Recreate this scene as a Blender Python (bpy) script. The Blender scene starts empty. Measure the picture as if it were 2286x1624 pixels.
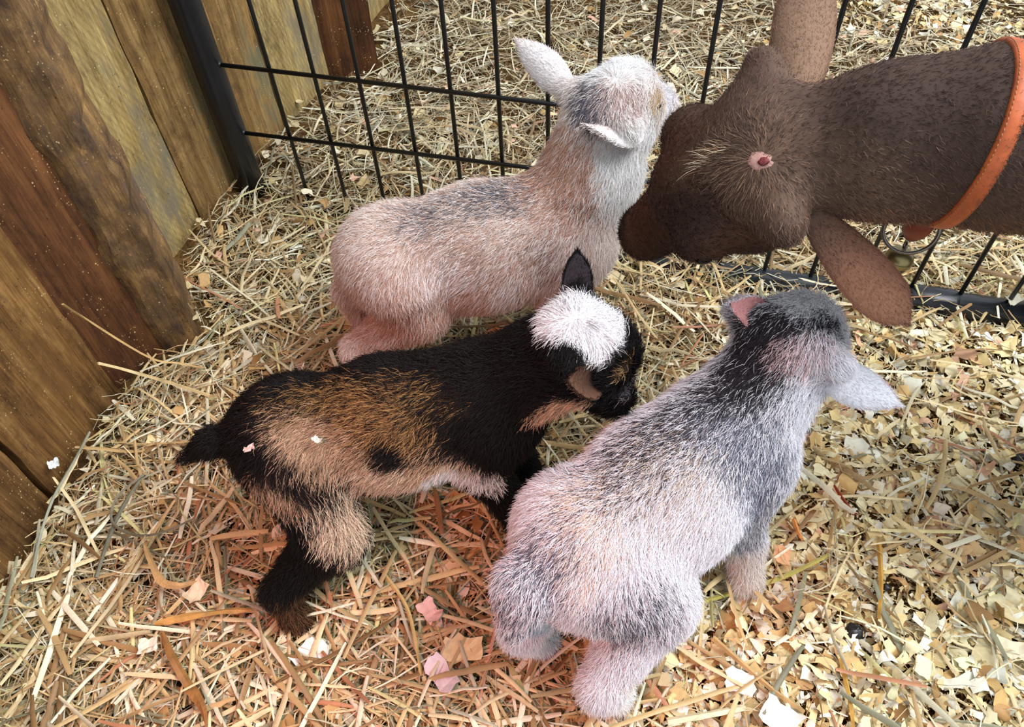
import bpy, math
import numpy as np
from mathutils import Matrix, Vector

# ------------------------------------------------------------------ camera, world, lights, exposure
SC = bpy.context.scene
COL = SC.collection
RNG = np.random.default_rng(7)
A = lambda *v: np.array(v, float)

def unit(v):
    v = np.asarray(v, float)
    return v / (np.linalg.norm(v, axis=-1, keepdims=True) + 1e-12)

FOCAL_PX, IMG_W, IMG_H = 1717.0, 2286.0, 1624.0
CAM_Z = 0.82
down = unit(A(79.0, -1388.0, -FOCAL_PX))           # straight down, in the camera's own axes
up_c = -down
fw_c = A(0, 0, -1.0)
y_c = unit(fw_c - up_c * fw_c.dot(up_c))
x_c = np.cross(y_c, up_c)
ROT = np.array([x_c, y_c, up_c])
cam_d = bpy.data.cameras.new('camera')
cam = bpy.data.objects.new('camera', cam_d)
COL.objects.link(cam)
m4 = np.eye(4); m4[:3, :3] = ROT; m4[:3, 3] = (0, 0, CAM_Z)
cam.matrix_world = Matrix(m4.tolist())
cam_d.sensor_fit = 'HORIZONTAL'; cam_d.sensor_width = 36.0
cam_d.lens = 36.0 * FOCAL_PX / IMG_W
cam_d.clip_start = 0.02
SC.camera = cam

world = bpy.data.worlds.new('barn_daylight'); SC.world = world
world.use_nodes = True
bg = world.node_tree.nodes['Background']
bg.inputs[0].default_value = (0.84, 0.92, 1.0, 1)
bg.inputs[1].default_value = 0.70

def area(name, loc, aim, size, power, color, size_y=None):
    l = bpy.data.lights.new(name, 'AREA'); l.energy = power; l.color = color; l.size = size
    if size_y: l.shape = 'RECTANGLE'; l.size_y = size_y
    o = bpy.data.objects.new(name, l); COL.objects.link(o); o.location = loc
    o.rotation_euler = (Vector(aim) - Vector(loc)).to_track_quat('-Z', 'Y').to_euler()
    return o

def spot(name, loc, aim, power, color, angle, blend=0.6, radius=0.05):
    l = bpy.data.lights.new(name, 'SPOT'); l.energy = power; l.color = color
    l.spot_size = math.radians(angle); l.spot_blend = blend; l.shadow_soft_size = radius
    o = bpy.data.objects.new(name, l); COL.objects.link(o); o.location = loc
    o.rotation_euler = (Vector(aim) - Vector(loc)).to_track_quat('-Z', 'Y').to_euler()
    return o

area('barn_door_daylight', (1.25, 0.35, 2.1), (0.0, 0.6, 0.0), 1.1, 47, (0.94, 0.97, 1.0))
spot('heat_lamp', (-0.42, -0.30, 1.30), (-0.10, 0.34, 0.0), 24, (1.0, 0.17, 0.09), 38, 0.9, 0.05)

vs = SC.view_settings
vs.view_transform = 'Standard'; vs.look = 'None'; vs.gamma = 1.0; vs.use_curve_mapping = False
vs.exposure = 0.62

# ------------------------------------------------------------------ helpers
def lin(r, g, b):
    c = np.array([r, g, b], float) / 255.0
    return np.where(c <= 0.04045, c / 12.92, ((c + 0.055) / 1.055) ** 2.4)

def hash3(ix, iy, iz, seed):
    h = (ix.astype(np.int64) * 374761393 + iy.astype(np.int64) * 668265263 + iz.astype(np.int64) * 2147483647 + seed * 144665) & 0xFFFFFFFF
    h = ((h ^ (h >> 13)) * 1274126177) & 0xFFFFFFFF
    h = ((h ^ (h >> 16)) * 2246822519) & 0xFFFFFFFF
    return ((h ^ (h >> 15)) & 0xFFFF) / 32767.5 - 1.0

def noise(P, scale, seed=0):
    """value noise in -1..1 at points P (n,3)"""
    q = np.asarray(P, float) * scale
    i = np.floor(q); f = q - i; f = f * f * (3 - 2 * f)
    i = i.astype(np.int64); out = 0
    for dx in (0, 1):
        for dy in (0, 1):
            for dz in (0, 1):
                w = (f[:, 0] if dx else 1 - f[:, 0]) * (f[:, 1] if dy else 1 - f[:, 1]) * (f[:, 2] if dz else 1 - f[:, 2])
                out = out + w * hash3(i[:, 0] + dx, i[:, 1] + dy, i[:, 2] + dz, seed)
    return out

def fbm(P, scale, seed=0, octaves=3):
    s, a, out = scale, 1.0, 0
    for k in range(octaves):
        out = out + a * noise(P, s, seed + 17 * k); s *= 2.03; a *= 0.5
    return out / 1.6

def link(o, parent=None):
    COL.objects.link(o)
    if parent is not None:
        o.parent = parent
        o.matrix_parent_inverse = Matrix.Translation(parent.location).inverted()
    return o

def tag(o, label=None, category=None, group=None, kind=None):
    if label: o['label'] = label
    if category: o['category'] = category
    if group: o['group'] = group
    if kind: o['kind'] = kind
    return o

def empty(name, loc):
    o = bpy.data.objects.new(name, None); o.location = loc; o.empty_display_size = 0.05
    COL.objects.link(o)
    return o

def mesh_object(name, verts, faces, mat=None, parent=None, smooth=True, colors=None, face_mats=None):
    me = bpy.data.meshes.new(name)
    verts = np.asarray(verts, np.float32)
    if isinstance(faces, np.ndarray):
        n, k = faces.shape
        me.vertices.add(len(verts)); me.vertices.foreach_set('co', verts.ravel())
        me.loops.add(n * k); me.loops.foreach_set('vertex_index', faces.astype(np.int32).ravel())
        me.polygons.add(n); me.polygons.foreach_set('loop_start', np.arange(0, n * k, k, dtype=np.int32))
        me.update(calc_edges=True)
    else:
        me.from_pydata(verts.tolist(), [], faces)
    if smooth:
        me.polygons.foreach_set('use_smooth', np.ones(len(me.polygons), bool))
    if colors is not None:
        at = me.color_attributes.new('col', 'FLOAT_COLOR', 'POINT')
        c = np.ones((len(verts), 4), np.float32); c[:, :3] = colors
        at.data.foreach_set('color', c.ravel())
    for m in (mat if isinstance(mat, (list, tuple)) else [mat]):
        if m is not None: me.materials.append(m)
    if face_mats is not None:
        me.polygons.foreach_set('material_index', np.asarray(face_mats, np.int32))
    me.update()
    o = bpy.data.objects.new(name, me)
    return link(o, parent)

def shift_origin(o, loc):
    """put the object's origin at loc without moving its geometry"""
    loc = Vector(loc); o.data.transform(Matrix.Translation(-(loc - o.location))); o.location = loc
    return o

class Parts:
    """collects simple shapes into one mesh"""
    def __init__(s): s.v = []; s.f = []
    def add(s, v, f):
        b = len(s.v); s.v.extend([tuple(x) for x in v]); s.f.extend([tuple(b + i for i in q) for q in f])
    def tube(s, pts, rad, n=8, cap=True, flat=1.0, flat_dir=None):
        pts = np.asarray(pts, float); m = len(pts)
        rad = np.full(m, rad) if np.isscalar(rad) else np.asarray(rad, float)
        t = np.gradient(pts, axis=0); t = unit(t)
        ref = A(0, 0, 1) if flat_dir is None else np.asarray(flat_dir, float)
        if flat_dir is None and abs(t[0].dot(ref)) > 0.9: ref = A(1, 0, 0)
        V = []
        for i in range(m):
            a = unit(ref - t[i] * t[i].dot(ref)); b = np.cross(t[i], a); ref = a if flat_dir is None else ref
            for k in range(n):
                th = 2 * math.pi * k / n
                V.append(pts[i] + rad[i] * (a * math.cos(th) * flat + b * math.sin(th)))
        F = [(i * n + k, i * n + (k + 1) % n, (i + 1) * n + (k + 1) % n, (i + 1) * n + k) for i in range(m - 1) for k in range(n)]
        if cap: F += [tuple(range(n))[::-1], tuple((m - 1) * n + k for k in range(n))]
        s.add(V, F); return s
    def ring(s, c, axis, R, r, n=28, k=8):
        axis = unit(axis); a = unit(np.cross(axis, A(0.31, 0.2, 0.9))); b = np.cross(axis, a)
        V, F = [], []
        for i in range(n):
            th = 2 * math.pi * i / n; d = a * math.cos(th) + b * math.sin(th)
            for j in range(k):
                ph = 2 * math.pi * j / k
                V.append(np.asarray(c) + d * (R + r * math.cos(ph)) + axis * r * math.sin(ph))
        for i in range(n):
            for j in range(k):
                F.append((i * k + j, ((i + 1) % n) * k + j, ((i + 1) % n) * k + (j + 1) % k, i * k + (j + 1) % k))
        s.add(V, F); return s
    def ball(s, c, r, axes=None, n=14, m=9, fn=None):
        axes = np.eye(3) if axes is None else np.asarray(axes); r = np.broadcast_to(np.asarray(r, float), 3)
        V, F = [], []
        for i in range(m + 1):
            th = math.pi * i / m
            for k in range(n):
                ph = 2 * math.pi * k / n
                d = A(math.sin(th) * math.cos(ph), math.sin(th) * math.sin(ph), math.cos(th))
                q = d * r
                if fn: q = fn(q, d)
                V.append(np.asarray(c) + q @ axes)
        for i in range(m):
            for k in range(n):
                F.append((i * n + k, (i + 1) * n + k, (i + 1) * n + (k + 1) % n, i * n + (k + 1) % n))
        s.add(V, F); return s
    def build(s, name, mat, parent=None, smooth=True):
        return mesh_object(name, np.array(s.v), s.f, mat, parent, smooth)

# ------------------------------------------------------------------ materials
class Nodes:
    def __init__(s, name):
        s.m = bpy.data.materials.new(name); s.m.use_nodes = True
        s.t = s.m.node_tree; s.b = s.t.nodes['Principled BSDF']; s.b.inputs['Specular IOR Level'].default_value = 0.3
    def n(s, typ, **kw):
        x = s.t.nodes.new(typ)
        for k, v in kw.items():
            if k.startswith('in_'):
                key = k[3:]; x.inputs[int(key) if key.isdigit() else key].default_value = v
            else: setattr(x, k, v)
        return x
    def l(s, a, b): s.t.links.new(a, b)
    def ramp(s, fac, stops):
        r = s.n('ShaderNodeValToRGB'); e = r.color_ramp.elements
        while len(e) < len(stops): e.new(0.5)
        for el, (p, c) in zip(e, stops):
            el.position = p; el.color = (*c, 1) if len(c) == 3 else c
        s.l(fac, r.inputs[0]); return r.outputs[0]
    def coords(s, scale, kind='Object', rot=(0, 0, 0)):
        t = s.n('ShaderNodeTexCoord'); mp = s.n('ShaderNodeMapping'); mp.inputs['Scale'].default_value = scale
        mp.inputs['Rotation'].default_value = rot
        s.l(t.outputs[kind], mp.inputs[0]); return mp.outputs[0]
    def noise(s, vec, scale, detail=4, rough=0.6, dist=0.0):
        x = s.n('ShaderNodeTexNoise'); x.inputs['Scale'].default_value = scale; x.inputs['Detail'].default_value = detail
        x.inputs['Roughness'].default_value = rough; x.inputs['Distortion'].default_value = dist
        s.l(vec, x.inputs['Vector']); return x.outputs['Fac']
    def mix(s, fac, a, b, mode='MIX'):
        x = s.n('ShaderNodeMix', data_type='RGBA', blend_type=mode)
        for v, i in ((fac, 0), (a, 6), (b, 7)):
            if hasattr(v, 'links'): s.l(v, x.inputs[i])
            elif i == 0: x.inputs[0].default_value = v
            else: x.inputs[i].default_value = (*v, 1)
        return x.outputs[2]
    def bump(s, h, strength, dist=0.002):
        x = s.n('ShaderNodeBump'); x.inputs['Strength'].default_value = strength; x.inputs['Distance'].default_value = dist
        s.l(h, x.inputs['Height']); s.l(x.outputs[0], s.b.inputs['Normal'])
    def base(s, c, rough=0.7, spec=0.3):
        if hasattr(c, 'links'): s.l(c, s.b.inputs['Base Color'])
        else: s.b.inputs['Base Color'].default_value = (*c, 1)
        s.b.inputs['Roughness'].default_value = rough; s.b.inputs['Specular IOR Level'].default_value = spec
        return s

def plain(name, rgb, rough=0.6, spec=0.3, metal=0.0, vary=0.0, scale=60, bump=0.0):
    N = Nodes(name); c = lin(*rgb)
    if vary:
        f = N.noise(N.coords((1, 1, 1)), scale, 4)
        c2 = N.ramp(f, [(0.3, tuple(c * (1 - vary))), (0.7, tuple(np.minimum(c * (1 + vary), 1)))])
        N.base(c2, rough, spec)
        if bump: N.bump(f, bump)
    else: N.base(tuple(c), rough, spec)
    N.b.inputs['Metallic'].default_value = metal
    return N.m

def attr_mat(name, rough=0.65, spec=0.25, vary=0.12, scale=300, transl=0.0):
    N = Nodes(name); a = N.n('ShaderNodeAttribute', attribute_name='col')
    f = N.noise(N.coords((1, 1, 1)), scale, 3)
    dark = N.mix(1.0, a.outputs['Color'], N.ramp(f, [(0.25, (1 - 2 * vary,) * 3), (0.75, (1, 1, 1))]), 'MULTIPLY')
    N.base(dark, rough, spec)
    return N.m

def hair_mat(name, rough=0.5, spec=0.25):
    N = Nodes(name); a = N.n('ShaderNodeAttribute', attribute_name='col')
    N.base(a.outputs['Color'], rough, spec)
    return N.m

def wood_mat(name, dark, mid, light, saw=0.0, specks=0.5, stain=None, mottle=0.0, rough=0.78, flake=None):
    N = Nodes(name)
    v = N.coords((1, 1, 1))
    broad = N.noise(N.coords((22, 22, 1.3)), 3.0, 6, 0.65, 0.4) if not mottle else N.noise(N.coords((9, 9, 5)), 3.5, 9, 0.8, 0.3)
    fibre = N.noise(N.coords((130, 130, 5)), 3.0, 7, 0.75)
    dirt = N.noise(N.coords((1, 1, 0.55)), 16.0, 9, 0.8)
    blot = N.noise(N.coords((1, 1, 0.4)), 6.0, 4, 0.6, 0.3)
    c = N.ramp(broad, [(0.32, tuple(lin(*dark))), (0.5, tuple(lin(*mid))), (0.68, tuple(lin(*light)))])
    c = N.mix(0.8, c, N.ramp(fibre, [(0.34, (0.50, 0.46, 0.42)), (0.5, (1.0, 1.0, 1.0)), (0.66, (1.28, 1.24, 1.16))]), 'MULTIPLY')
    c = N.mix(0.85, c, N.ramp(dirt, [(0.36, (0.40, 0.36, 0.34)), (0.5, (1.0, 0.98, 0.95)), (0.64, (1.25, 1.22, 1.15))]), 'MULTIPLY')
    c = N.mix(0.6, c, N.ramp(blot, [(0.36, (0.50, 0.44, 0.38)), (0.52, (1, 1, 1)), (0.66, (1.2, 1.18, 1.1))]), 'MULTIPLY')
    if saw:
        w = N.n('ShaderNodeTexWave'); w.inputs['Scale'].default_value = 55; w.inputs['Distortion'].default_value = 1.2; w.inputs['Detail'].default_value = 3
        N.l(N.coords((1, 1, 1), rot=(0.9, 0.5, 0)), w.inputs['Vector'])
        c = N.mix(saw, c, N.ramp(w.outputs['Fac'], [(0.1, (0.7, 0.66, 0.6)), (0.6, (1.1, 1.1, 1.06))]), 'MULTIPLY')
    if stain:
        sb = N.noise(N.coords((1, 1, 0.45)), 7.5, 5, 0.7)
        c = N.mix(N.ramp(sb, [(0.56, (0, 0, 0)), (0.66, (0.8, 0.8, 0.8))]), c, tuple(lin(*stain)))
    if flake:
        fl = N.noise(N.coords((1, 1, 0.5)), 13.0, 7, 0.75)
        c = N.mix(N.ramp(fl, [(0.60, (0, 0, 0)), (0.64, (0.9, 0.9, 0.9))]), c, tuple(lin(*flake)))
    if specks:
        pick = N.noise(v, 24, 3)
        for rot, sc, lim, col in ((0.0, 150, (0.53, 0.60), (216, 190, 138)), (0.7, 170, (0.47, 0.40), (40, 26, 16)), (1.3, 230, (0.5, 0.56), (200, 168, 112))):
            vo = N.n('ShaderNodeTexVoronoi'); vo.inputs['Scale'].default_value = sc; N.l(N.coords((1, 1, 0.8), rot=(rot, rot * 0.6, 0)), vo.inputs['Vector'])
            on = N.n('ShaderNodeMath', operation='MULTIPLY')
            N.l(N.ramp(vo.outputs['Distance'], [(0.09, (1, 1, 1)), (0.17, (0, 0, 0))]), on.inputs[0])
            a, b = lim
            N.l(N.ramp(pick, [(a, (0, 0, 0)), (b, (1, 1, 1))] if a < b else [(b, (1, 1, 1)), (a, (0, 0, 0))]), on.inputs[1])
            c = N.mix(on.outputs[0], c, tuple(lin(*col)))
    N.base(c, rough, 0.25)
    hm = N.n('ShaderNodeMath', operation='ADD'); N.l(fibre, hm.inputs[0]); N.l(dirt, hm.inputs[1])
    N.bump(hm.outputs[0], 0.5, 0.0012)
    return N.m

M = {}
M['black'] = plain('black_enamel', (26, 28, 32), 0.32, 0.5, vary=0.25, scale=25)
M['black_wire'] = plain('black_wire_coating', (16, 17, 20), 0.38, 0.5)
M['leather'] = plain('orange_leather', (172, 84, 42), 0.5, 0.35, vary=0.3, scale=60, bump=0.2)
M['leather_dark'] = plain('brown_leather', (120, 48, 20), 0.5, 0.4, vary=0.25, scale=70)
M['thread'] = plain('pale_thread', (158, 106, 66), 0.7)
M['steel'] = plain('tarnished_steel', (120, 112, 104), 0.28, 0.5, metal=1.0)
M['brass'] = plain('dull_brass', (150, 135, 92), 0.36, 0.5, metal=0.85, vary=0.2, scale=80)
M['hoof'] = plain('horn_hoof', (96, 80, 62), 0.5, 0.4, vary=0.2)
M['eye'] = plain('dark_eye', (18, 13, 10), 0.08, 0.6)
M['scab'] = plain('red_scab', (104, 30, 34), 0.5, 0.4, vary=0.35, scale=250, bump=0.4)
M['pink_skin'] = plain('pink_bald_skin', (176, 132, 122), 0.6, 0.3, vary=0.18, scale=220, bump=0.3)
M['dropping'] = plain('black_dropping', (22, 17, 14), 0.35, 0.45, vary=0.3, scale=200, bump=0.3)
M['skin'] = attr_mat('goat_undercoat', 0.7, 0.15, 0.1, 350)
M['hair'] = hair_mat('goat_hair', 0.5, 0.2)
M['straw'] = attr_mat('straw', 0.5, 0.35, 0.10, 260)
M['shaving'] = attr_mat('pine_shaving', 0.6, 0.25, 0.08, 260)

# ------------------------------------------------------------------ pen layout (metres)
WALL = [(-0.70, -0.60), (-0.66, 0.10), (-0.568, 0.494), (-0.536, 0.657), (-0.489, 0.71), (-0.432, 0.722), (-0.478, 0.80), (-0.50, 0.89), (-0.465, 1.02), (-0.43, 1.10),
        (-0.322, 1.379), (-0.235, 1.41), (-0.27, 1.50), (0.02, 2.30), (0.3, 3.1)]
GATE_P, GATE_D = A(-0.418, 1.06, 0), A(0.95035, -0.31118, 0)

def wall_x(y):
    return np.interp(y, [w[1] for w in WALL], [w[0] for w in WALL])

def ground_h(x, y):
    P = np.stack([x, y, np.zeros_like(x)], 1)
    h = 0.008 * fbm(P, 5.0, 3) + 0.004 * noise(P, 17.0, 9) - 0.006
    d = x - wall_x(y)
    h = h + 0.026 * np.exp(-np.maximum(d, 0) / 0.07) * np.clip((y - 0.5) * 3, 0, 1)
    h = h + 0.016 * np.exp(-(((x + 0.25) / 0.3) ** 2 + ((y - 1.12) / 0.14) ** 2))
    return h

# floor
gx, gy = np.meshgrid(np.linspace(-0.9, 2.3, 200), np.linspace(-0.7, 3.0, 220))
gx, gy = gx.ravel(), gy.ravel()
gz = ground_h(gx, gy) - 0.004
idx = np.arange(200 * 220).reshape(220, 200)
FQ = np.stack([idx[:-1, :-1], idx[:-1, 1:], idx[1:, 1:], idx[1:, :-1]], -1).reshape(-1, 4)
Nf = Nodes('packed_bedding')
f1 = Nf.noise(Nf.coords((1, 1, 1)), 14, 6, 0.7); f2 = Nf.noise(Nf.coords((1, 1, 1)), 170, 4, 0.75)
cb = Nf.ramp(f1, [(0.35, tuple(lin(70, 48, 26))), (0.55, tuple(lin(118, 88, 48))), (0.7, tuple(lin(150, 120, 72)))])
cb = Nf.mix(0.8, cb, Nf.ramp(f2, [(0.35, (0.3, 0.26, 0.2)), (0.62, (1.15, 1.1, 1.0))]), 'MULTIPLY')
Nf.base(cb, 0.85, 0.2); Nf.bump(f2, 0.8, 0.006)
floor = mesh_object('floor', np.stack([gx, gy, gz], 1), FQ, Nf.m)
tag(floor, 'packed barn floor under straw and shavings', kind='structure')

# ------------------------------------------------------------------ wall of rough planks
def plank(name, a, b, z0, z1, thick, mat, parent, lean=(0, 0), lean_b=None, rough=0.0015, edge=0.003, seed=0, nu=7, nz=44, wane=0.0):
    a, b = A(*a), A(*b); lean = A(*lean); lean_b = lean if lean_b is None else A(*lean_b)
    zs = np.linspace(z0, z1, nz); V = []
    for z in zs:
        k = z
        pa, pb = a + lean * k, b + lean_b * k
        d = unit(pb - pa); nrm = A(d[1], -d[0])
        ea = edge * fbm(A(z * 1.0, seed, 0)[None], 22, seed)[0]; eb = edge * fbm(A(z, seed + 3.3, 0)[None], 22, seed + 5)[0]
        w = np.linalg.norm(pb - pa)
        us = np.linspace(0, 1, nu)
        pts = []
        for u in us:
            s = u * w + ea * (1 - u) + eb * u
            q = pa + d * s
            disp = rough * fbm(A(s, z * 0.35, seed)[None], 55, seed + 11)[0]
            if u in (0.0, 1.0): disp -= 0.0022
            if wane and u < 0.3: disp -= wane * (1 - u / 0.3) * (0.6 + 0.8 * abs(fbm(A(z, 1.7, seed)[None], 18, seed + 2)[0]))
            pts.append(q + nrm * disp)
        pts += [pb + d * eb - nrm * thick, pa + d * ea - nrm * thick]
        V += [(p[0], p[1], z) for p in pts]
    m = nu + 2
    F = [(i * m + k, i * m + (k + 1) % m, (i + 1) * m + (k + 1) % m, (i + 1) * m + k) for i in range(nz - 1) for k in range(m)]
    F += [tuple(range(m))[::-1], tuple((nz - 1) * m + k for k in range(m))]
    o = mesh_object(name, np.array(V), F, mat, parent, smooth=False)
    shift_origin(o, (a[0], a[1], 0))
    return o

W = {
 'near': wood_mat('wood_worn_brown', (74, 51, 26), (108, 77, 42), (140, 107, 65), specks=0.5, stain=(92, 64, 36)),
 'near2': wood_mat('wood_worn_brown_light', (84, 58, 30), (120, 86, 46), (152, 117, 72), specks=0.5, stain=(104, 72, 38)),
 'dark': wood_mat('wood_red_brown', (68, 42, 23), (94, 59, 33), (116, 77, 45), specks=0.6),
 'bark': wood_mat('wood_weathered_edge', (80, 66, 57), (118, 91, 60), (156, 122, 77), specks=0.8, stain=(98, 84, 80), mottle=1.0, flake=(176, 132, 84)),
 'pale': wood_mat('wood_pale_sawn', (132, 110, 66), (160, 138, 90), (184, 164, 114), saw=0.4, specks=0.5, stain=(124, 116, 98)),
 'mid': wood_mat('wood_mid_brown', (96, 72, 38), (134, 104, 62), (166, 136, 88), specks=0.7, stain=(104, 106, 84)),
}
wall = mesh_object('wall_left', np.array([(-0.98, -0.6, -0.05), (-0.94, -0.6, -0.05), (-0.62, 0.55, -0.05), (-0.60, 0.8, -0.05), (0.22, 3.05, -0.05), (0.18, 3.05, -0.05), (-0.66, 0.8, -0.05), (-0.68, 0.55, -0.05),
        (-0.98, -0.6, 0.95), (-0.94, -0.6, 0.95), (-0.62, 0.55, 0.95), (-0.60, 0.8, 0.95), (0.22, 3.05, 0.95), (0.18, 3.05, 0.95), (-0.66, 0.8, 0.95), (-0.68, 0.55, 0.95)]),
        [(0, 1, 9, 8), (1, 2, 10, 9), (2, 3, 11, 10), (3, 4, 12, 11), (4, 5, 13, 12), (5, 6, 14, 13), (6, 7, 15, 14), (7, 0, 8, 15), (8, 9, 10, 15), (15, 10, 11, 14), (14, 11, 12, 13)], W['dark'], smooth=False)
tag(wall, 'rough sawn plank barn wall along the left of the pen', kind='structure')
Z1 = 0.94
plank('plank', (-0.80, -0.60), (-0.668, -0.055), -0.03, Z1, 0.03, W['near2'], wall, seed=1)
plank('plank', (-0.667, -0.05), (-0.571, 0.488), -0.03, Z1, 0.03, W['near'], wall, seed=2)
plank('plank', (-0.569, 0.496), (-0.538, 0.66), -0.03, Z1, 0.03, W['near2'], wall, seed=3, rough=0.002)
plank('plank', (-0.545, 0.652), (-0.484, 0.718), -0.03, Z1, 0.03, W['dark'], wall, seed=4)
plank('post', (-0.496, 0.706), (-0.434, 0.722), -0.03, Z1, 0.075, W['bark'], wall, seed=5, rough=0.004, edge=0.009, wane=0.012, nz=70)
plank('plank', (-0.545, 0.80), (-0.484, 0.975), -0.03, Z1, 0.03, W['pale'], wall, seed=6)
plank('plank', (-0.483, 0.978), (-0.432, 1.105), -0.03, Z1, 0.03, W['mid'], wall, seed=7)
plank('plank', (-0.431, 1.108), (-0.385, 1.225), -0.03, Z1, 0.03, W['mid'], wall, seed=8)
plank('plank', (-0.384, 1.228), (-0.318, 1.395), -0.03, Z1, 0.03, W['pale'], wall, seed=9)
plank('post', (-0.325, 1.385), (-0.225, 1.405), -0.03, Z1, 0.08, W['dark'], wall, seed=10)
for i, (t0, t1) in enumerate(((0.0, 0.2), (0.205, 0.4), (0.405, 0.6), (0.605, 0.8), (0.805, 1.0))):
    p, q = A(-0.30, 1.47), A(0.25, 3.02)
    plank('plank', p + (q - p) * t0, p + (q - p) * t1, -0.03, Z1, 0.03, W['mid' if i % 2 else 'pale'], wall, seed=20 + i, nz=16)

# ------------------------------------------------------------------ wire gate
gate = empty('wire_gate', (-0.418, 1.06, 0))
tag(gate, 'black wire gate panel between tube posts, behind the goats', 'gate')
def gp(s, z): return GATE_P + GATE_D * s + A(0, 0, z)
P_ = Parts().tube([gp(0, -0.03), gp(0.001, 0.2), gp(0.003, 0.5), gp(0.005, 0.86)], 0.0215, 24)
P_.build('gate_post', M['black'], gate)
P_ = Parts().tube([gp(1.21, 0.02), gp(1.21, 0.86)], 0.0215, 24); P_.build('gate_post', M['black'], gate)
P_ = Parts().tube([gp(0.02, -0.02), gp(0.5, -0.014), gp(0.93, -0.002), gp(1.03, 0.006), gp(1.195, 0.010)], 0.0195, 20)
P_.build('bottom_tube', M['black'], gate)
P_ = Parts().tube([gp(1.035, 0.0063), gp(1.04, 0.0065), gp(1.095, 0.0078), gp(1.10, 0.008)], [0.0196, 0.0218, 0.0218, 0.0196], 20)
P_.build('tube_sleeve', M['black'], gate)
for z_a, z_b in ((0.1285, 0.156), (0.243, 0.251), (0.47, 0.474), (0.84, 0.84)):
    r = 0.0032 if z_a < 0.8 else 0.014
    Parts().tube([gp(0.018, z_a), gp(0.6, (z_a + z_b) / 2), gp(1.2, z_b)], r, 10).build('rail', M['black_wire'], gate)
for s in (0.1, 0.1695, 0.238, 0.307, 0.373, 0.441, 0.509, 0.575, 0.641, 0.707, 0.772, 0.837, 0.902, 0.969, 1.0365, 1.1, 1.162):
    off = A(0.31118, 0.95035, 0) * 0.004
    Parts().tube([gp(s, -0.01) + off, gp(s, 0.3) + off, gp(s, 0.84) + off], 0.0031, 8).build('wire', M['black_wire'], gate)
for z in (0.1285, 0.243):
    Parts().ball(gp(0.021, z), 0.0052, n=10, m=6).build('weld_bead', M['black_wire'], gate)

# ------------------------------------------------------------------ animals: smooth-union distance fields meshed to one skin
def cone(a, b, ra, rb, k=0.02, flow=None):
    a, b = np.asarray(a, float), np.asarray(b, float)
    return dict(t='c', a=a, b=b, ra=ra, rb=rb, k=k, flow=unit(b - a) if flow is None else unit(flow))

def ell(c, r, axes=None, k=0.02, flow=(0, 0, -1)):
    return dict(t='e', c=np.asarray(c, float), r=np.asarray(r, float), ax=np.eye(3) if axes is None else np.asarray(axes, float), k=k, flow=unit(flow))

def dist(p, P):
    if p['t'] == 'c':
        ab = p['b'] - p['a']; L2 = ab.dot(ab) + 1e-12
        t = np.clip(((P - p['a']) @ ab) / L2, 0, 1)
        return np.linalg.norm(P - p['a'] - t[..., None] * ab, axis=-1) - (p['ra'] + (p['rb'] - p['ra']) * t)
    q = (P - p['c']) @ p['ax'].T
    k0 = np.linalg.norm(q / p['r'], axis=-1); k1 = np.linalg.norm(q / p['r'] ** 2, axis=-1) + 1e-9
    return k0 * (k0 - 1) / k1

def bounds(p):
    if p['t'] == 'c':
        r = max(p['ra'], p['rb']); return np.minimum(p['a'], p['b']) - r, np.maximum(p['a'], p['b']) + r
    r = p['r'].max(); return p['c'] - r, p['c'] + r

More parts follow.
